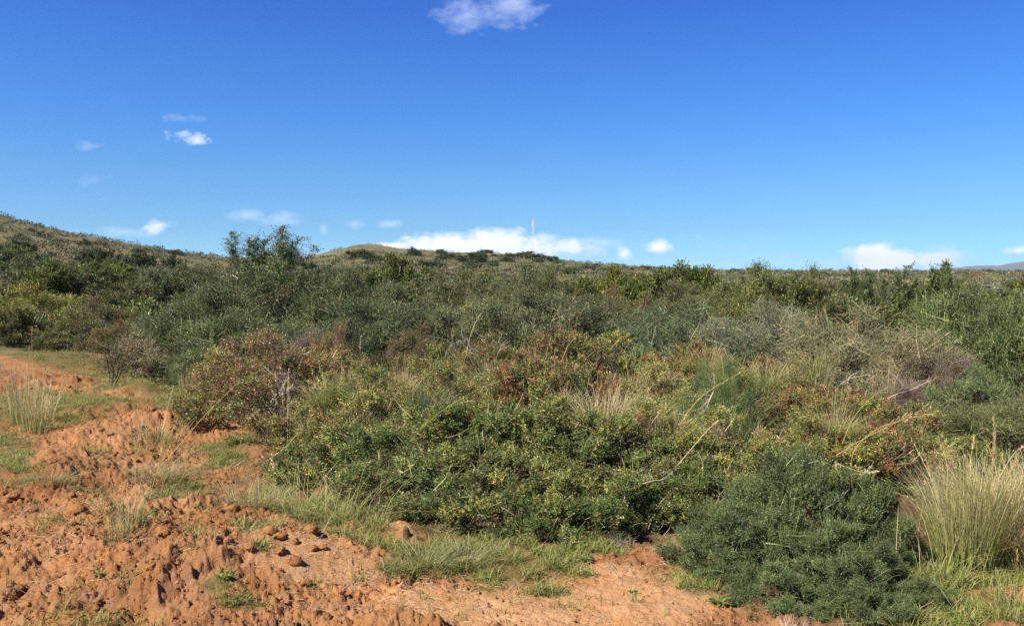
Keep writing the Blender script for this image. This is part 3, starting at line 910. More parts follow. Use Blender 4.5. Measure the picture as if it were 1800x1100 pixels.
# ------------------------------------------------ dark bushes behind the thicket
S2 = "grey green bushes behind the thicket"
BACK = [
    ('grey', 1500, 10.9, 330, 530, "dry_shrub", "large silvery grey half dry bush behind the thicket on the right", None, (1, 1, 1)),
    ('grey', 1620, 10.2, 170, 590, "dry_shrub", "pinkish grey dry bush next to the large silvery one", None, (1.1, .98, .95)),
    ('purple', 1680, 9.8, 220, 615, "dry_shrub", "dark purplish brown leafless bush at the right", None, (1, 1, 1)),
    ('purple', 1590, 9.4, 150, 660, "dry_shrub", "low purplish brown twiggy bush under the silvery grey bush", None, (1.1, 1, 1)),
    ('spiny', 1735, 11.8, 290, 492, "spiny_shrub", "tall bright green spiny bush at the right edge touching the horizon", None, (.85, .95, .75)),
    ('spiny', 1840, 10.8, 220, 482, "spiny_shrub", "green spiny bush cut by the right edge of the picture", None, (.85, .95, .75)),
    ('spiny', 1740, 9.2, 200, 640, "spiny_shrub", "dark green spiny bush low at the right edge beneath the purple one", None, (.8, .95, .8)),
    ('spiny', 1780, 8.3, 210, 690, "spiny_shrub", "greyish spiny bush behind the straw grass at the right edge", None, (.95, .95, .8)),
    ('spiny', 1690, 8.5, 170, 700, "spiny_shrub", "grey green spiny bush between the purple bush and the tall grass", None, (.9, .95, .8)),
    ('grey', 1375, 11.8, 260, 522, "silver_shrub", "pale silver green bush left of the large silvery dry one", S2, (.95, 1.08, 1.25)),
    ('spiny', 1430, 11.6, 170, 560, "spiny_shrub", "dark grey green bush in front of the silvery dry one", S2, (.9, .95, 1.0)),
    ('spiny', 1230, 12.4, 240, 530, "spiny_shrub", "dark blue green bush right behind the thicket crest, right of centre", S2, (.85, .95, 1.05)),
    ('spiny', 1120, 12.8, 240, 535, "spiny_shrub", "dark blue green bush behind the highest part of the thicket", S2, (.8, .92, 1.0)),
    ('olive', 1010, 13.4, 240, 505, "olive_shrub", "grey green wild olive bush behind the red spotted shrubs", S2, (.9, .95, 1.0)),
    ('olive', 905, 14.2, 200, 456, "olive_shrub", "tall grey green wild olive bush rising below the lattice mast", S2, (1.0, 1.05, .95)),
    ('olive', 880, 12.6, 260, 520, "olive_shrub", "dense grey green bush below the tall one under the mast", S2, (1.1, 1.15, 1.15)),
    ('olive', 780, 14.5, 230, 488, "olive_shrub", "grey green wild olive bush left of the tall one under the mast", S2, (.95, 1.02, .95)),
    ('olive', 700, 13.2, 260, 520, "olive_shrub", "dark grey green bush above the left end of the thicket crest", S2, (.8, .9, .9)),
    ('olive', 640, 15.5, 230, 470, "olive_shrub", "grey green bush between the big left olive and the middle bushes", S2, (.95, 1.02, .95)),
    ('spiny', 620, 12.4, 200, 560, "spiny_shrub", "dark bush right behind the orange brown shrub", S2, (.75, .85, .9)),
    ('purple', 545, 11.9, 130, 570, "dry_shrub", "greyish bare twiggy bush behind the rust coloured shrub", None, (1.5, 1.5, 1.4)),
    ('autumn', 730, 12.0, 130, 560, "autumn_shrub", "brown and rust shrub among the dark bushes left of centre", None, (.62, .72, .75)),
    ('green', 990, 16.5, 150, 470, "green_shrub", "bright olive green shrub right of the tall bush under the mast", None, (.9, .9, .9)),
    ('autumn', 1075, 18, 130, 500, "autumn_shrub", "reddish brown shrub far behind the thicket, right of the mast", None, (.6, .68, .68)),
    ('olive', 1195, 17.5, 190, 490, "olive_shrub", "grey bush behind the dark blue green bushes, right of centre", S2, (1.05, 1.05, 1.0)),
    ('green', 1300, 16.0, 190, 500, "green_shrub", "yellow green shrub below the leafy tree on the skyline", None, (1.1, 1.05, .9)),
    # left
    ('olive', 470, 16.2, 290, 455, "olive_shrub", "big grey green wild olive on the left with shoots against the sky", None, (.95, 1.05, 1.0)),
    ('olive', 360, 15.8, 250, 495, "olive_shrub", "left shoulder of the big grey green olive clump above the dry shrubs", None, (.9, 1.0, .98)),
    ('olive', 580, 15.6, 200, 490, "olive_shrub", "right shoulder of the big grey green olive clump", None, (1.0, 1.08, 1.05)),
    ('spiny', 440, 14.2, 300, 540, "spiny_shrub", "dark blue green spiny bush in front of the big olive", None, (.9, .98, .84)),
    ('spiny', 350, 13.2, 130, 600, "spiny_shrub", "low dark spiny bush beside the bright grass on the left", None, (.85, .93, .75)),
    ('spiny', 560, 13.4, 220, 555, "spiny_shrub", "dark spiny bush behind the rust coloured shrub", None, (.85, .93, .8)),
    ('spiny', 290, 15.5, 170, 550, "spiny_shrub", "dark green bush behind the pale dry shrub on the left", None, (.75, .85, .75)),
    ('autumn', 60, 19.5, 170, 495, "autumn_shrub", "yellow and rust broad leaved shrub at the left edge behind the soil", None, (1.05, 1.35, .8)),
    ('lentisk', 15, 18.5, 90, 535, "lentisk_shrub", "dark green shrub cut by the left edge behind the soil", None, (.8, .8, .8)),
    ('lentisk', 100, 17.8, 110, 575, "lentisk_shrub", "dark green shrub at the foot of the yellow and rust one", None, (.8, .8, .8)),
    ('autumn', 180, 18.2, 150, 520, "autumn_shrub", "brownish shrub with bare twigs left of the big olive", None, (.66, .8, .72)),
    ('autumn', 200, 16.8, 110, 560, "autumn_shrub", "rusty brown shrub behind the thin bare shrub", None, (.75, .8, .75)),
]
BIGOLIVE = shrub(64, rad=1.2, hgt=1.7, nl=12, extra=[(-.36, 0, 1.3, 2.3, -.10, 0, 1), (-.38, .05, 1.4, 2.36, -.16, .05, 1), (-.12, 0, 1.4, 2.22, -.14, 0, 1), (-.25, 0, 1.5, 2.15, .06, 0, -1), (-.05, .1, 1.5, 2.25, .02, 0, 1),
                 (.12, 0, 1.5, 2.40, .1, 0, -1), (.18, .1, 1.5, 2.46, -.03, 0, 1), (.3, 0, 1.5, 2.25, .12, .05, 1), (.45, 0, 1.4, 2.05, .2, 0, 1), (.0, -.1, 1.5, 2.2, -.12, 0, 1), (.25, -.1, 1.5, 2.3, .05, 0, 1), (-.15, -.1, 1.5, 2.1, -.05, 0, 1), (.75, 0, 1.2, 1.8, .12, 0, 1)], xs=.74, **OLV)
for (k, px, d, w, yt, nm, lb, g, cl) in BACK:
    big = lb.startswith("big grey green wild olive")
    place(k, px, d, w, yt, nm, lb, "shrub", g, col=cl, data=BIGOLIVE if big else None, rz=0.0 if big else None)

# leafy skyline plants
SPROUT = list(shrub(165, rad=.55, hgt=.8, nl=5, shoots=260, mat=M_GLOSSY, pal=P_GRN, slen=(.14, .28), nleaf=14, leaf=(.05, .02),
               extra=[(-.5, 0, .3, 1.1, -.1, 0, 1), (-.25, 0, .4, 1.25, .2, 0, 1), (.0, 0, .4, 1.0, .05, 0, 1), (.2, 0, .4, 1.2, .12, 0, -1), (.42, 0, .3, 1.3, .0, 0, 1), (.55, 0, .3, 1.0, .12, 0, 1)]))
SPROUT[3] = 1.3
e = place('green', 1600, 21, 130, 465, "sapling", "thin leafy sapling leaning against the sky on the right", "sapling", data=SPROUT, rz=0.0, col=(.8, .85, .8), parts=("crown", "stems"))
e = place('green', 1520, 24, 55, 471, "sapling", "short dark sapling on the skyline left of the leaning one", "sapling", data=SPROUT, rz=2.6, col=(.65, .7, .7), parts=("crown", "stems"))
e = place('green', 1665, 20, 75, 461, "sapling", "sparse upright sapling on the skyline right of the leaning one", "sapling", data=SPROUT, rz=1.2, col=(.75, .8, .8), parts=("crown", "stems"))
place('green', 1318, 19.5, 130, 468, "leafy_tree", "lower yellow green leafy tree against the left side of the skyline tree", "tree", var=1, parts=("crown", "stems"))
place('green', 1412, 19.2, 130, 463, "leafy_tree", "leafy tree against the right side of the light green skyline tree", "tree", var=1, parts=("crown", "stems"))
place('green', 1365, 19, 200, 459, "leafy_tree", "small light green leafy tree breaking the skyline right of centre", "tree", var=0, parts=("crown", "stems"))
place('far_green', 1165, 33, 90, 470, "rounded_tree", "small rounded tree leaning into the left side of the dark green one", "tree", var=1, parts=("crown", "stems"), col=(.75, .8, .75))
place('far_green', 1238, 31, 90, 468, "rounded_tree", "small rounded tree against the right side of the dark green one", "tree", var=1, parts=("crown", "stems"), col=(.8, .85, .75))
place('far_green', 1200, 32, 140, 461, "rounded_tree", "rounded dark green tree left of the light green skyline tree", "tree", var=0, parts=("crown", "stems"), col=(.8, .8, .8))
place('far_green', 700, 34, 110, 447, "rounded_tree", "rounded green tree under the white cloud, left of the mast", "tree", var=1, parts=("crown", "stems"), col=(.9, .9, .9))
place('far_green', 1082, 40, 62, 466, "rounded_tree", "round yellow green tree on the plain right of the mast", "tree", var=1, parts=("crown", "stems"), col=(1.15, 1.05, .9))
place('far_green', 1130, 38, 70, 478, "rounded_tree", "low green tree between the two rounded trees", "tree", var=0, parts=("crown", "stems"))

# ------------------------------------------------ scrub on the rising plain: separate bushes
MID = "scrub bushes on the rising plain"
rng = np.random.default_rng(77)
MIDLAB = {'far_grey': "grey green scrub bush on the rising plain behind the thicket", 'far_green': "darker green scrub bush on the rising plain behind the thicket", 'far_brown': "rusty brown scrub bush on the rising plain behind the thicket"}
cnt = 0
while cnt < 120:
    px = rng.uniform(-60, 1860)
    d = 19 + 60 * rng.random() ** 1.3
    k = rng.choice(['far_grey', 'far_grey', 'far_grey', 'far_green', 'far_green', 'far_brown'])
    if px < 330 and d < 24:
        continue
    hgt = rng.uniform(.8, 1.65)
    x, y = (px - 900) / F * d, d
    z0 = float(Zs(np.array([x]), np.array([y]))[0])
    yt = 478 - (z0 + hgt - H) / d * F
    sky_y = np.interp(px, SKX, SKY)
    if yt < sky_y + (4 if px < 900 else 9):
        continue
    c = rng.uniform(.75, 1.1) * (1.25 if px < 520 else 1)
    place(k, px, d, rng.uniform(1.6, 3.2) / d * F, yt, "scrub_bush", MIDLAB[k], "bush", MID, var=int(rng.integers(4)), col=(c, c * rng.uniform(.95, 1.05), c * rng.uniform(.85, 1.1)))
    cnt += 1

# ------------------------------------------------ hill bushes
def hill_bush(px, py, wpx, hpx, label, group=None, col=(1, 1, 1)):
    x, y = hit(px, py)
    d = y
    me, stm, w0, h0 = KIT['hill'][rngP.randrange(3)]
    z0 = float(Zs(np.array([x]), np.array([y]))[0])
    o = link("hill_bush", me, None, (x, y, z0 - .25), rngP.uniform(0, 6.28), (wpx / F * d / w0, wpx / F * d / w0, hpx / F * d / h0))
    o.color = (*col, 1)
    tag(o, label, "bush", group)

for (px, py, w, h, lb) in [
    (635, 455, 42, 18, "dark bush on the flank below the bald hilltop left of the mast"), (728, 450, 30, 17, "rounded dark bush on the ridge at the left end of the white cloud"),
    (775, 446, 20, 9, "small dark bush on the ridge under the middle of the white cloud"), (855, 444, 30, 7, "flat dark bush on the ridge under the right half of the cloud"),
    (830, 460, 60, 16, "broad green bush below the ridge, left of the mast"), (920, 453, 90, 12, "long low dark bush at the foot of the lattice mast"), (972, 459, 26, 10, "dark bush just right of the lattice mast"),
    (785, 458, 40, 14, "olive bush below the small dark one on the ridge"), (30, 440, 60, 20, "dark bush on the left hillside at the picture edge"), (170, 468, 80, 34, "largest dark bush on the lower left hillside"),
    (240, 470, 60, 28, "dark rounded bush right of the largest one on the left hillside"), (150, 432, 40, 14, "bush halfway up the left hillside"), (300, 470, 44, 24, "dark bush on the lower left hillside near the big olive"),
    (1290, 476, 24, 5, "tiny dark bush on the flat skyline right of the rounded tree"), (1557, 480, 18, 9, "small round bush on the skyline between the saplings"), (1740, 479, 14, 7, "tiny round bush on the skyline before the far mountains"), (1793, 479, 16, 6, "tiny bush on the skyline at the right edge"),
    (1130, 474, 40, 8, "low dark bush on the falling ridge right of the mast")]:
    hill_bush(px, py, w, h, lb, None, (.78, .82, .66))
HG = {0: ("small dark bush dotted on the left hillside", "bushes dotted on the left hillside"), 1: ("small dark bush dotted on the middle ridge", "bushes dotted on the middle ridge")}
cnt = 0
while cnt < 100:
    px = rng.uniform(-10, 1500)
    sk = np.interp(px, SKX, SKY)
    py = sk + 2 + rng.random() ** 1.2 * (60 if px < 450 else 32)
    if py > 505 or (px > 1000 and rng.random() < .5):
        continue
    if (550 < px < 720 and py < sk + 22) or fbm(np.array([px / 70.]), np.array([py / 16.]), 18, 2)[0] < rng.uniform(.36, .62):
        continue
    s = rng.uniform(.5, 1.7) * (.7 + (py - sk) / 60)
    c = rng.uniform(.85, 1.2)
    lb, g = HG[0 if px < 520 else 1]
    hill_bush(px, py, 22 * s, 9 * s, lb, g, (c, c * 1.03, c * .9))
    cnt += 1

def hill_scrub():
    rng = np.random.default_rng(99)
    B = Bag()
    n = 15000
    px = rng.uniform(-500, 2300, n)
    d = 15 * (30 ** rng.random(n))
    Rr = np.interp(px, SKX, SKR)
    ok = (d < Rr * 1.06) & (d > np.where(px < 330, 22, 16))
    px, d = px[ok], d[ok]
    n = len(px)
    x, y = (px - 900) / F * d, d
    z = Zs(x, y)
    rad = rng.uniform(.35, 1.0, n) * (.6 + .5 * sstep(20, 200, d))
    pal = [((.17, .155, .08), .28), ((.22, .18, .105), .14), ((.10, .115, .05), .34), ((.075, .088, .035), .24), ((.14, .15, .10), .2), ((.19, .11, .06), .05)]
    big = fbm(x / 14, y / 14, 3, 3)
    c = jit(rng, pick(rng, pal, n, np.clip((big - .5) * 3 + .5, 0, 1)), n, .15)
    bald = (sstep(540, 620, px) * (1 - sstep(690, 760, px)) * sstep(240, 330, d))[:, None]
    c = c * (1 - bald) + np.array([[.27, .215, .115]]) * jit(rng, (1., 1., 1.), n, .1) * bald
    m = 46
    k = np.repeat(np.arange(n), m)
    dv = unit(rng.standard_normal((n * m, 3)))
    dv[:, 2] = np.abs(dv[:, 2])
    P = np.stack([x[k], y[k], z[k] - .05], 1) + dv * (rad[k] * rng.uniform(.5, 1.0, n * m))[:, None] * np.array([[1.25, 1.25, .85]])
    s = rad[k] * rng.uniform(.22, .5, n * m) * np.clip(.4 + d[k] / 120, .4, 1)
    B.leaves(P, dv + .7 * rng.standard_normal((n * m, 3)), rng.standard_normal((n * m, 3)), s, s * .55, jit(rng, c[k], n * m, .18))
    o = link("hillside_scrub", B.mesh("hillside_scrub", M_FAR))
    tag(o, "low olive and tan scrub covering the plain and hillsides", "scrub", None, "stuff")
hill_scrub()

# ------------------------------------------------ mast
def mast():
    d = 372.0
    x, y = (937 - 900) / F * d, d
    z0 = float(Zs(np.array([x]), np.array([y]))[0])
    Ht = top_z(384, d) - z0 + .3
    e = link("lattice_mast", None, None, (x, y, z0 - .3))
    tag(e, "slender whitish lattice radio mast standing on the ridge before the cloud", "mast")
    white = plain_mat("mast_paint", (.66, .66, .66), .5)
    def bars(name, prs, r):
        B = Bag()
        A_, B_ = np.array([p[0] for p in prs], float), np.array([p[1] for p in prs], float)
        B.segs(A_, B_, r, r, np.ones((len(prs), 3)))
        link(name, make_mesh(name, np.concatenate(B.v), np.concatenate(B.f), white), e)
    def corner(k, z):
        w = .55 - .2 * z / Ht
        return (w * math.cos(k * 2.0944 + .4), w * math.sin(k * 2.0944 + .4), z)
    for k in range(3):
        bars("leg", [(corner(k, 0), corner(k, Ht * .96))], .038)
    br = []
    nb = 15
    for j in range(nb):
        za, zb = Ht * .96 * j / nb, Ht * .96 * (j + 1) / nb
        for k in range(3):
            br += [(corner(k, za), corner(k + 1, zb)), (corner(k, zb), corner(k + 1, zb))]
    bars("bracing", br, .024)
    bars("antenna", [((0, 0, Ht * .94), (0, 0, Ht * 1.03))], .06)
    for (k, q) in ((0, .9), (1, .84), (2, .88)):
        c = corner(k, Ht * q)
        bars("panel_antenna", [((c[0] * 1.5, c[1] * 1.5, c[2] - .7), (c[0] * 1.5, c[1] * 1.5, c[2] + .7)), (c, (c[0] * 1.5, c[1] * 1.5, c[2]))], .09)
mast()

# ------------------------------------------------ far mountains
def mountains():
    x = np.linspace(2250, 11250, 190)
    y = np.linspace(7800, 10200, 44)
    Y, X = np.meshgrid(y, x, indexing='ij')
    px = 900 + F * X / 9000
    prof = np.interp(px, [1560, 1640, 1680, 1705, 1740, 1775, 1790, 1815, 1900, 2100, 2500], [482, 480, 474, 468, 466, 467, 463, 457, 453, 452, 458])
    Ht = (478 - prof) / F * 9000 + 2
    cross = 1 - np.abs((Y - 9000) / 1200) ** 1.3
    Z = Ht * cross + (fbm(X / 380, Y / 380, 8, 4) - .5) * 26 * np.clip(cross, 0, 1) - 2
    v = np.stack([X.ravel(), Y.ravel(), Z.ravel()], 1)
    n = len(x)
    i = (np.arange(len(y) - 1)[:, None] * n + np.arange(n - 1)[None]).ravel()
    o = link("mountains", make_mesh("mountains", v, np.stack([i, i + 1, i + n + 1, i + n], 1), M_FAR, np.full((len(v), 3), .14) * np.array([[.9, .85, .7]]), smooth=True))
    tag(o, kind="structure")
mountains()

# ------------------------------------------------ grasses
GREEN0 = [((.13, .17, .03), .5), ((.19, .21, .04), .3), ((.24, .21, .07), .2)]
GREEN1 = [((.20, .24, .05), .45), ((.28, .28, .07), .3), ((.42, .34, .15), .25)]
STR0 = [((.34, .27, .12), .5), ((.26, .26, .08), .5)]
STR1 = [((.58, .45, .22), .6), ((.66, .53, .29), .4)]
MIX0 = [((.19, .25, .05), .5), ((.27, .27, .08), .5)]
MIX1 = [((.33, .32, .12), .5), ((.52, .42, .21), .5)]
BRN0 = [((.22, .17, .08), .6), ((.14, .15, .06), .4)]
BRN1 = [((.36, .28, .14), .6), ((.46, .36, .20), .4)]
GG0 = [((.13, .15, .055), .6), ((.20, .18, .08), .4)]
GG1 = [((.25, .26, .10), .6), ((.40, .34, .16), .4)]

def put_tuss(data, px, py, name, label, group=None, d=None, sc_=1.0, zoff=0.0, rz=None):
    x, y = G(px, py) if d is None else ((px - 900) / F * d, d)
    z = float(Zg(x, y)[0]) + zoff
    e = link(name, None, None, (x, y, z), rngP.uniform(0, 6.28) if rz is None else rz, (sc_, sc_, sc_))
    tag(e, label, "grass clump", group)
    link("blades", data[0], e)
    if data[1]:
        link("seed_stalks", data[1], e)
    return e

TALL = tussock(201, 560, .74, .17, MIX0, MIX1, lean=(.0, .34), curve=(0, .3), stalks=9, stalk_h=1.15)
PALE = tussock(202, 620, .62, .20, STR0, STR1, w=(.0018, .0035), lean=(.0, .5), curve=(.05, .8), stalks=2)
UPR = tussock(203, 150, .55, .14, MIX0, STR1, lean=(.0, .22), curve=(0, .25), stalks=5, stalk_h=1.25)
LOW = tussock(204, 300, .20, .18, GG0, GG1, lean=(.2, 1.2), curve=(.2, 1.2))
GRN = tussock(205, 210, .28, .20, GREEN0, MIX1, lean=(.05, .6), curve=(.1, .9), stalks=4, stalk_h=1.5)
THN = tussock(206, 90, .26, .09, GG0, GG1, lean=(.0, .5), curve=(0, .5), stalks=4, stalk_h=2.0)
RIM = tussock(207, 330, .55, .16, MIX0, MIX1, w=(.002, .004), lean=(.0, .5), curve=(.2, 1.2))
STEM = tussock(209, 46, .75, .16, STR0, STR1, w=(.0022, .0042), lean=(.0, .5), curve=(0, .4))
THIN = tussock(208, 70, .55, .22, MIX0, STR1, w=(.0018, .0032), lean=(.0, .9), curve=(.2, 1.3))
put_tuss(TALL, 1700, 1000, "grass_tussock", "tall yellow green grass clump at the lower right beside the spiny bush")
put_tuss(TALL, 1745, 990, "grass_tussock", "tall grass clump with straw tips right of the yellow green one", rz=1.0)
put_tuss(PALE, 1800, 985, "grass_tussock", "pale pinkish straw grass clump at the lower right edge", sc_=1.1)
put_tuss(PALE, 1720, 960, "grass_tussock", "pale straw grass clump between the green grass and purple bush", sc_=1.0)
put_tuss(PALE, 1850, 1010, "grass_tussock", "arching straw grass cut by the lower right edge", sc_=1.1)
put_tuss(THIN, 1640, 1030, "grass_tussock", "short green grass clump between spiny bush and tall grass")
put_tuss(GRN, 1790, 1080, "grass_tussock", "olive green grass clump in the bottom right corner", sc_=.75)
put_tuss(UPR, 62, 772, "grass_tussock", "upright dry brown grass clump on the left near the picture edge", sc_=1.15)
put_tuss(UPR, 40, 758, "grass_tussock", "thin pale dry grass clump left of the upright brown one", sc_=1.25)
put_tuss(GRN, 275, 790, "grass_tussock", "green based grass clump with golden stalks on the dug soil", sc_=1.1)
put_tuss(LOW, 285, 848, "grass_tussock", "low grey green cushion of grass on the orange soil", sc_=1.0)
put_tuss(LOW, 320, 800, "grass_tussock", "low grass tuft right of the clump with golden stalks", sc_=.75)
put_tuss(THN, 232, 985, "grass_tussock", "thin sparse grass tuft on the bare soil at lower left", sc_=1.1)
put_tuss(THN, 205, 1005, "grass_tussock", "drab wiry tuft just below the thin sparse one", sc_=.75)
put_tuss(GRN, 470, 900, "grass_tussock", "grass clump with tall pale stalks beside the bare soil left of the thicket", sc_=.75)
put_tuss(THIN, 520, 905, "grass_tussock", "long green grass clump at the thicket's left corner", sc_=.8)
put_tuss(THIN, 580, 925, "grass_tussock", "long green grass clump in front of the thicket's left shrubs", sc_=1.05)
put_tuss(GRN, 430, 915, "grass_tussock", "small grass clump with a single tall golden stalk", sc_=.8)
put_tuss(THIN, 640, 925, "grass_tussock", "arching green grass clump at the foot of the feathery plant", sc_=.9)
put_tuss(LOW, 745, 1000, "grass_tussock", "drab grey green tuft at the left of the bright grass patch", sc_=.85)
put_tuss(LOW, 820, 990, "grass_tussock", "grey green tuft with a leaning stalk on the bright grass patch", sc_=.8)
put_tuss(LOW, 90, 860, "grass_tussock", "flattened straw grass heap on the soil at the left", sc_=.8)
put_tuss(UPR, 270, 655, "grass_tussock", "pinkish dry grass clump between the pale shrub and the spiny bush", sc_=1.2)
put_tuss(UPR, 300, 660, "grass_tussock", "dry tan grass beside the low dark spiny bush", sc_=1.1)
put_tuss(UPR, 330, 705, "grass_tussock", "tan grass at the edge of the bright green lawn", sc_=.8)
for (px, d, zo, s, data, lb) in [(1060, 7.55, .32, .95, PALE, "upright straw grass growing out of the thicket right of centre"), (1100, 7.9, .36, .6, PALE, "paler straw grass just right of the upright one in the thicket"),
                                 (860, 9.3, .48, 1.0, RIM, "yellow arching grass at the thicket crest by the dead branches"), (1110, 9.6, .45, .6, RIM, "yellow arching grass at the thicket crest right of centre"),
                                 (1160, 9.3, .45, .5, PALE, "straw grass on the thicket crest right of the yellow arching grass"), (960, 7.7, .25, .7, RIM, "arching yellow grass in the middle of the thicket"),
                                 (640, 8.3, .2, .7, RIM, "grass growing through the left of the thicket"), (540, 8.6, .0, .9, UPR, "dry stems below the rust coloured shrub at the soil edge"), (500, 9.0, .0, .8, UPR, "bare dry stems left of those below the rust coloured shrub"),
                                 (580, 9.0, .2, .55, RIM, "grass growing between the rust coloured shrub and the thicket"), (800, 7.6, .2, .65, PALE, "drooping straw tangle left of the dark hollow"), (760, 7.1, .1, .7, RIM, "straw coloured tangle low on the thicket's left face"),
                                 (1250, 7.6, .25, .5, RIM, "arching grass beside the wide feathery plant"), (1480, 7.4, .3, .6, RIM, "thin grass above the top of the blue green spiny bush"), (700, 9.2, .4, .6, PALE, "straw grass on the thicket crest at left")]:
    put_tuss(data, px, 0, "thicket_grass", lb, "grass clumps growing through the thicket", d=d, zoff=zo, sc_=s)

rng = np.random.default_rng(812)
for i in range(34):
    px, d = rng.uniform(470, 1640), rng.uniform(6.9, 10.2)
    if px < 640 and d > 9.4:
        continue
    dat = (RIM, THIN, STEM, THIN)[i % 4]
    zt = np.interp(d, [6.3, 7.3, 8.7, 10.2], [.30, .50, .72, .85])
    e = put_tuss(dat, px, 0, "thicket_grass", "loose yellowish grass poking up through the leaves of the middle thicket", "grass poking through the middle thicket", d=d, zoff=zt - .3, sc_=rng.uniform(.5, .85))
place('twig', 190, 12.7, 110, 572, "bare_shrub", "thin nearly leafless dark shrub standing on grass at the left", "shrub", parts=("foliage", "branches"))
place('pale', 235, 14.4, 95, 575, "pale_shrub", "pale tan dry shrub behind the thin bare one", "shrub", parts=("foliage", "branches"), col=(.72, .72, .52))
place('pale', 265, 13.9, 85, 605, "pale_shrub", "greyish pale dry shrub next to the dark spiny bush", "shrub", parts=("foliage", "branches"), col=(.62, .66, .52))
place('twig', 140, 17.0, 90, 585, "bare_shrub", "low twiggy shrub behind the far strip of soil", "shrub", parts=("foliage", "branches"))

def grass_carpet():
    rng = np.random.default_rng(301)
    n = 2600000
    px = rng.uniform(-120, 1920, n)
    py = 1130 - 500 * rng.random(n) ** .8
    x, y = G(px, py)
    w = (y / 6.0) ** 1.8 / 3.2
    ok = rng.random(n) < np.clip(w, .02, 1)
    nz = fbm(x / .35, y / .35, 31, 4)
    g = ell(px, py, GRASS) + (nz - .5) * 1.1
    dens = sstep(.1, .8, g) + .008 + .22 * sstep(.60, .72, fbm(x / .22, y / .22, 345, 3))
    bare_ = fbm(x / .12, y / .12, 333, 2)
    ok &= rng.random(n) < dens * (.08 + .92 * sstep(.42, .66, bare_)) * (.55 + .45 * sstep(.3, .6, fbm(x / .5, y / .5, 339, 2)))
    x, y, px, py, g = x[ok], y[ok], px[ok], py[ok], g[ok]
    n = len(x)
    z = Zg(x, y) - .012
    P = np.stack([x, y, z], 1)
    tone = fbm(x / .5, y / .5, 55, 3)
    c0 = jit(rng, pick(rng, GREEN0, n, np.clip(tone * 2 - .5, 0, 1)), n)
    c1 = jit(rng, pick(rng, GREEN1, n, np.clip(tone * 2 - .5, 0, 1)), n)
    B = Bag()
    hgt = rng.uniform(.03, .085, n) * (1 + .5 * (tone - .5)) * np.where((px > 430) & (px < 700) & (py < 960), 1.7, 1)
    B.blades(P, rng.uniform(0, 6.283, n), rng.uniform(0, .8, n), rng.uniform(0, 1.0, n), hgt, rng.uniform(.003, .006, n), c0, c1, 2)
    o = link("green_grass", B.mesh("green_grass", M_GRASS))
    tag(o, "short green grass growing in patches on the orange soil", "grass", None, "stuff")
    return n

NG = grass_carpet()

def straw_litter():
    rng = np.random.default_rng(302)
    n = 7500
    px, py = rng.uniform(-60, 1400, n), 1120 - 440 * rng.random(n) ** .7
    x, y = G(px, py)
    keep = fbm(x / .5, y / .5, 12, 3) > .47
    x, y = x[keep], y[keep]
    n = len(x)
    a, L = rng.uniform(0, 3.14, n), rng.uniform(.02, .11, n)
    z = Zg(x, y) + rng.uniform(.002, .02, n)
    A = np.stack([x, y, z], 1)
    Bq = A + np.stack([np.cos(a) * L, np.sin(a) * L, rng.normal(0, .35, n) * L], 1)
    B = Bag()
    B.segs(A, Bq, .0016, .0010, jit(rng, pick(rng, [((.55, .42, .24), .5), ((.42, .27, .14), .5)], n), n, .2))
    o = link("straw_litter", B.mesh("straw_litter", M_GRASS))
    tag(o, "dry straw litter strewn over the orange soil", "straw", None, "stuff")
straw_litter()

# ------------------------------------------------ clods
def clod_mesh(seed):
    rng = np.random.default_rng(seed)
    nu, nv = 26, 16
    u, v = np.meshgrid(np.linspace(0, 2 * math.pi, nu, endpoint=False), np.linspace(.02, math.pi - .02, nv), indexing='ij')
    d = np.stack([np.cos(u) * np.sin(v), np.sin(u) * np.sin(v), np.cos(v)], -1).reshape(-1, 3)
    q = 1 + 0 * d[:, 0]
    for k in range(9):
        ax = unit(rng.standard_normal(3))
        t = d @ ax
        q = np.minimum(q, rng.uniform(.62, .95) / np.maximum(t, .3))
    q = q * (1 + .55 * (fbm(d[:, 0] * 3 + d[:, 2] * 2 + 5, d[:, 1] * 3 + d[:, 2], seed, 3) - .5) + .40 * (fbm(d[:, 0] * 9 + d[:, 2] * 7, d[:, 1] * 9 - d[:, 2] * 5, seed + 5, 2) - .5))
    p = d * q[:, None] * np.array([[1, .8, .62]])
    f = []
    for i in range(nu):
        for j in range(nv - 1):
            a, b = i * nv + j, ((i + 1) % nu) * nv + j
            f += [(a, a + 1, b + 1), (a, b + 1, b)]
    c = np.array([[.31, .140, .055]]) * (.9 + .2 * rng.random((len(p), 1)))
    return make_mesh("dirt_clod", p, np.array(f), M_SOIL, c, smooth=True)

CL = [clod_mesh(400 + k) for k in range(5)]
rng = np.random.default_rng(403)
cnt = 0
while cnt < 130:
    px, py = rng.uniform(-20, 720), 1100 - 430 * rng.random() ** .75
    if ell(np.array([px]), np.array([py]), GRASS)[0] > .35 or px > 460 + (py - 800) * .9 or (px > 380 and py < 780):
        continue
    x, y = G(px, py)
    s = rng.uniform(.018, .042) * (1.6 if rng.random() < .2 else 1)
    o = link("dirt_clod", CL[cnt % 5], None, (x, y, float(Zg(x, y)[0]) + s * .15), rng.uniform(0, 6.28), (s * rng.uniform(.8, 1.3), s, s))
    tag(o, "broken lump of orange soil lying on the dug ground", "dirt clod", "clods on the dug soil")
    cnt += 1

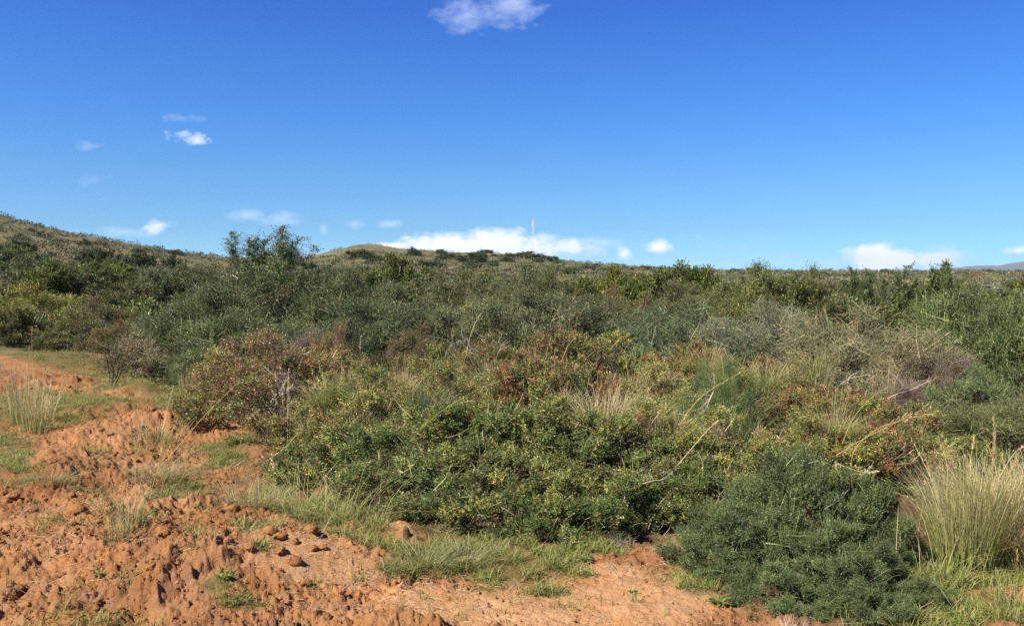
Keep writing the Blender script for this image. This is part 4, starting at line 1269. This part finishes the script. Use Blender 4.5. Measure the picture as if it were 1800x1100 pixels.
def crumbs():
    rng = np.random.default_rng(404)
    B = Bag()
    n = 24000
    px, py = rng.uniform(-60, 1350, n), 1120 - 460 * rng.random(n) ** .7
    x, y = G(px, py)
    g = ell(px, py, GRASS)
    s_ = ell(px, py, SAND)
    ok = (g < .4) & (rng.random(n) > s_ * .7) & (fbm(x / .4, y / .4, 66, 3) > .42) & ((px < 500) | (py > 960))
    x, y = x[ok], y[ok]
    n = len(x)
    z = Zg(x, y) + rng.uniform(-.004, .006, n)
    r = .003 + .013 * rng.random(n) ** 2.2
    base = np.array([[1, 0, 0], [-1, 0, 0], [0, 1, 0], [0, -1, 0], [0, 0, 1], [0, 0, -1]], float)
    v = base[None] * r[:, None, None] * rng.uniform(.6, 1.3, (n, 6, 1)) + np.stack([x, y, z], 1)[:, None]
    f0 = np.array([[0, 2, 4], [2, 1, 4], [1, 3, 4], [3, 0, 4], [2, 0, 5], [1, 2, 5], [3, 1, 5], [0, 3, 5]])
    f = (f0[None] + (np.arange(n) * 6)[:, None, None]).reshape(-1, 3)
    o = link("soil_crumbs", make_mesh("soil_crumbs", v.reshape(-1, 3), f, M_SOIL, np.repeat(jit(rng, (.32, .145, .058), n), 6, 0)))
    tag(o, "fine orange soil crumbs scattered over the dug ground", "soil", None, "stuff")
crumbs()

# ------------------------------------------------ stalks and dead branches
def P3(px, py, d):
    x, y = (px - 900) / F, (550 - py) / F
    Y, Z = CP + SP * y, -SP + CP * y
    t = d / Y
    return np.array([x * t, d, H + Z * t])

def stalk(pts, d, r, col, name, label, group, seed, head=True, d2=None):
    """a grass stalk through points given at distances d..d2"""
    rng = np.random.default_rng(seed)
    d2 = d if d2 is None else d2
    K = np.array([P3(px, py, d + (d2 - d) * i / (len(pts) - 1)) for i, (px, py) in enumerate(pts)])
    if len(K) == 2:
        K = np.array([K[0], (K[0] + K[1]) / 2 + rng.normal(0, .01, 3), K[1]])
    t = np.linspace(0, len(K) - 1, 16)
    # Catmull-Rom
    Kp = np.concatenate([[2 * K[0] - K[1]], K, [2 * K[-1] - K[-2]]])
    C_ = []
    for q in t:
        i = min(int(q), len(K) - 2)
        f = q - i
        a, b, c, e = Kp[i], Kp[i + 1], Kp[i + 2], Kp[i + 3]
        C_.append(.5 * (2 * b + (c - a) * f + (2 * a - 5 * b + 4 * c - e) * f * f + (3 * b - a - 3 * c + e) * f ** 3))
    C_ = np.array(C_)
    o0 = C_[0].copy()
    C_ = C_ - o0
    B = Bag()
    rs = np.linspace(r, r * .45, 16)
    B.segs(C_[:-1], C_[1:], rs[:-1], rs[1:], jit(rng, col, 15, .08))
    if head:
        n = 46
        q = rng.uniform(.72, 1, n) * 15
        i = np.clip(q.astype(int), 0, 14)
        pos = C_[i] + (C_[i + 1] - C_[i]) * (q - i)[:, None]
        dr = unit(C_[i + 1] - C_[i])
        B.leaves(pos, dr + .35 * rng.standard_normal((n, 3)), rng.standard_normal((n, 3)), rng.uniform(.015, .035, n), .005, jit(rng, np.array(col) * .95, n))
    o = link(name, B.mesh(name, M_GRASS), None, tuple(o0))
    tag(o, label, "grass stalk", group)

GOLD, PAL, GRN_ = (.60, .44, .16), (.62, .53, .34), (.36, .36, .12)
SG = "long grass stalks"
STK = [
    ([(285, 760), (310, 690), (345, 645), (382, 624)], 9.9, GOLD, "golden stalk arching up from the left grass towards the rust shrub"),
    ([(238, 870), (300, 800), (360, 730), (420, 670)], 8.0, GOLD, "long thin golden stalk crossing the soil diagonally on the left"),
    ([(268, 800), (266, 740), (270, 690)], 9.0, GOLD, "upright golden stalk over the clump on the dug soil"),
    ([(275, 800), (290, 735), (305, 680)], 9.0, PAL, "pale stalk leaning right over the clump on the dug soil"),
    ([(227, 985), (227, 900), (238, 800), (250, 745)], 5.8, PAL, "tall pale stalk rising from the thin tuft at lower left"),
    ([(246, 960), (262, 880), (285, 790)], 6.2, GOLD, "second stalk right of the pale one at lower left"),
    ([(462, 935), (461, 880), (455, 815)], 6.1, GOLD, "thick upright golden stalk at the thicket's left corner"),
    ([(485, 905), (482, 850), (478, 800)], 6.5, PAL, "pale upright stalk right of the thick golden one"),
    ([(432, 915), (433, 870), (436, 830)], 6.4, PAL, "short pale stalk left of the thick golden one"),
    ([(1500, 880), (1498, 800), (1540, 755), (1600, 735), (1640, 730)], 5.9, GOLD, "orange stalk arching right above the spiny bush"),
    ([(1470, 800), (1520, 770), (1570, 745), (1600, 728)], 6.2, GOLD, "golden stalk running beside the orange arching one"),
    ([(1480, 780), (1500, 735), (1530, 700), (1560, 682)], 6.6, GRN_, "olive stalk leaning right above the orange arching ones"),
    ([(1446, 880), (1446, 820), (1445, 780)], 5.2, GRN_, "upright green stalk standing in the spiny bush"),
    ([(1470, 905), (1471, 850), (1470, 815)], 5.15, GRN_, "second upright green stalk in the spiny bush, right of the first"),
    ([(1472, 815), (1500, 825), (1520, 830), (1540, 828)], 5.4, PAL, "short straw stalk bent sideways on top of the spiny bush"),
    ([(1470, 885), (1500, 850), (1530, 820)], 5.2, PAL, "pale stalk leaning right inside the top of the spiny bush"),
    ([(800, 640), (815, 590), (820, 545), (830, 522)], 9.6, GRN_, "green gold stalk curving up before the dark bushes"),
    ([(815, 640), (830, 580), (845, 552)], 9.6, PAL, "tan curved stalk right of the green gold one"),
    ([(700, 800), (760, 735), (830, 690), (900, 660)], 7.2, GRN_, "long green stalk slanting across the thicket's left face"),
    ([(505, 790), (506, 720), (507, 650)], 8.6, PAL, "upright dry stalk below the rust coloured shrub"),
    ([(630, 680), (632, 640), (634, 590)], 9.2, PAL, "thin upright stalk on the thicket's upper left rim"),
    ([(1186, 760), (1230, 700), (1300, 655)], 7.5, GOLD, "golden stalk slanting right over the feathery plant"),
    ([(1215, 790), (1240, 720), (1240, 690)], 7.0, PAL, "forked looking dry stalk left of the feathery plant"),
    ([(1180, 830), (1240, 760), (1262, 740)], 6.6, PAL, "pale dry stalk right of the dark shrubs at the centre right"),
    ([(1663, 900), (1640, 865), (1610, 845)], 5.7, PAL, "pale blade bending left out of the tall grass clump"),
    ([(1690, 880), (1705, 810), (1712, 770)], 6.0, GOLD, "golden seed stalk standing above the tall grass clump"),
    ([(1730, 880), (1735, 815), (1738, 780)], 6.0, GOLD, "second golden seed stalk above the tall grass clump, to the right"),
    ([(1750, 850), (1780, 800), (1800, 785)], 6.0, PAL, "straw stalk bending to the right edge"),
    ([(40, 760), (35, 700), (20, 660)], 9.2, PAL, "pale stalk leaning left by the picture's left edge"),
    ([(80, 770), (88, 700), (90, 665)], 9.2, PAL, "thin dry stalk above the upright brown grass"),
    ([(57, 650), (56, 600), (56, 575)], 13.5, PAL, "thin upright stalk before the yellow and rust shrub"),
    ([(655, 910), (675, 922), (700, 935)], 6.0, GOLD, "straw stalk lying at the thicket foot above the small soil mound"),
    ([(850, 925), (838, 945), (818, 965)], 5.9, PAL, "pale stalk leaning on the bright grass patch"),
    ([(60, 850), (110, 840), (170, 826)], 7.1, PAL, "pale stalk lying flat on the soil at the left"),
]
for i, (p, d, c, lb) in enumerate(STK):
    stalk(p, d, .0023 * (d / 6.5) ** .6, c, "grass_stalk", lb, SG, 500 + i, head=i not in (31, 33), d2=d + (.3 if i % 2 else -.2))

def dead_branch(px, py, d, L, ang, seed, label, col=(.40, .335, .25), r=.007, forks=3):
    rng = np.random.default_rng(seed)
    o0 = P3(px, py, d)
    B = Bag()
    def grow(p, dv, ln, rr_, lv):
        pts = [p]
        for k in range(4):
            dv = unit(dv + .20 * rng.standard_normal(3))
            pts.append(pts[-1] + dv * ln / 4)
        pts = np.array(pts)
        rs = np.linspace(rr_, rr_ * .5, 5)
        B.segs(pts[:-1], pts[1:], rs[:-1], rs[1:], jit(rng, col, 4, .12))
        if lv > 0:
            for k in range(forks + (lv == 1)):
                grow(pts[rng.integers(1, 5)], unit(dv + .85 * rng.standard_normal(3) * np.array([1, .6, 1])), ln * rng.uniform(.35, .65), rr_ * .6, lv - 1)
    grow(np.zeros(3), np.array([math.cos(ang), -.25, math.sin(ang)]), L, r, 3)
    o = link("dead_branch", B.mesh("dead_branch", M_BARK), None, tuple(o0))
    tag(o, label, "dead branch", "bleached dead branches in the thicket")

for i, a in enumerate([
    (870, 640, 9.2, .55, 1.3, "bleached forked dead branch rising at the thicket crest left of centre"),
    (840, 620, 9.3, .35, 2.4, "bleached dead branch leaning left beside the forked one on the crest"),
    (800, 620, 9.3, .30, 1.9, "small dead twigs at the left end of the bleached crest branches"),
    (1130, 850, 6.0, .22, .4, "whitish crooked forked twig low on the thicket's right of centre"),
    (1470, 690, 8.0, .45, .9, "pale forked dead branch on the thicket's right shoulder"),
    (1560, 700, 7.9, .50, .8, "pale bent dead branch before the purplish brown bush"),
    (1240, 720, 7.4, .45, 1.2, "tan dead branch beside the feathery plant's left side"),
    (480, 735, 9.2, .55, 2.0, "bare whitish branch under the rust shrub leaning left"),
    (497, 735, 9.1, .55, 1.5, "bare whitish upright branch under the rust shrub"),
    (560, 700, 8.8, .35, 2.5, "pale straight dead branch at the right of the rust shrub"),
    (30, 720, 9.8, .5, 1.9, "weathered grey branch standing by the left edge of the soil"),
    (95, 855, 7.3, .35, .35, "weathered stick lying on the soil heap at the left"),
]):
    dead_branch(a[0], a[1], a[2], a[3] * .75, a[4], 600 + i, a[5], r=.0032 * (a[2] / 7), forks=3)

# ------------------------------------------------ broad-leaved weeds
def weed(seed):
    rng = np.random.default_rng(seed)
    B = Bag()
    n = 22
    a = rng.uniform(0, 6.283, n)
    D = np.stack([np.cos(a), np.sin(a), rng.uniform(.1, .9, n)], 1)
    B.leaves(D * .01, D, np.repeat([[0, 0, 1.]], n, 0), rng.uniform(.03, .12, n), rng.uniform(.016, .034, n), jit(rng, pick(rng, [((.13, .22, .04), .6), ((.22, .27, .07), .4)], n), n), .15, .25)
    return B.mesh("weed", M_GRASS)
WD = [weed(700 + k) for k in range(4)]
for i, (px, py, s, lb) in enumerate([(1112, 1048, .6, "small green weed alone on the pale sandy soil"), (1265, 1066, 1.1, "broad leaved weed under the left edge of the spiny bush"), (1030, 990, 1.0, "broad leaved weed right of the bright grass patch"),
                                     (985, 1000, .9, "light green weed on the bright grass patch"), (940, 975, 1.0, "yellow green weed below the thicket centre"), (175, 1045, .7, "single small weed on the bare soil at lower left"),
                                     (395, 1060, .9, "weed tuft on the bare soil near the bottom"), (470, 1000, .7, "weed at the edge of the dug soil left of the grass"), (1290, 1000, 1.0, "weed in the hollow under the spiny bush"), (1480, 1070, 1.1, "weed in front of the lowest spiny clump")]):
    x, y = G(px, py)
    s *= .62
    o = link("weed", WD[i % 4], None, (x, y, float(Zg(x, y)[0]) + .01), i * 1.3, (s, s, s))
    tag(o, lb, "weed", "broad leaved weeds")

# ------------------------------------------------ air
def haze():
    m = bpy.data.materials.new("haze")
    m.use_nodes = True
    t = m.node_tree
    t.nodes.remove(t.nodes['Principled BSDF'])
    v = t.nodes.new('ShaderNodeVolumePrincipled')
    v.inputs['Color'].default_value = (.66, .82, 1.0, 1)
    v.inputs['Density'].default_value = HAZE
    v.inputs['Anisotropy'].default_value = .2
    t.links.new(v.outputs[0], t.nodes['Material Output'].inputs['Volume'])
    x0, x1, y0, y1, z0, z1 = -11900, 11900, -3000, 10800, -30, 172
    vs = np.array([[x, y, z] for x in (x0, x1) for y in (y0, y1) for z in (z0, z1)])
    fs = np.array([[0, 1, 3, 2], [4, 6, 7, 5], [0, 4, 5, 1], [2, 3, 7, 6], [0, 2, 6, 4], [1, 5, 7, 3]])
    o = link("haze", make_mesh("haze", vs, fs, m))
    tag(o, "thin blue haze in the air", "haze", None, "stuff")
HAZE = 5.0e-5
haze()
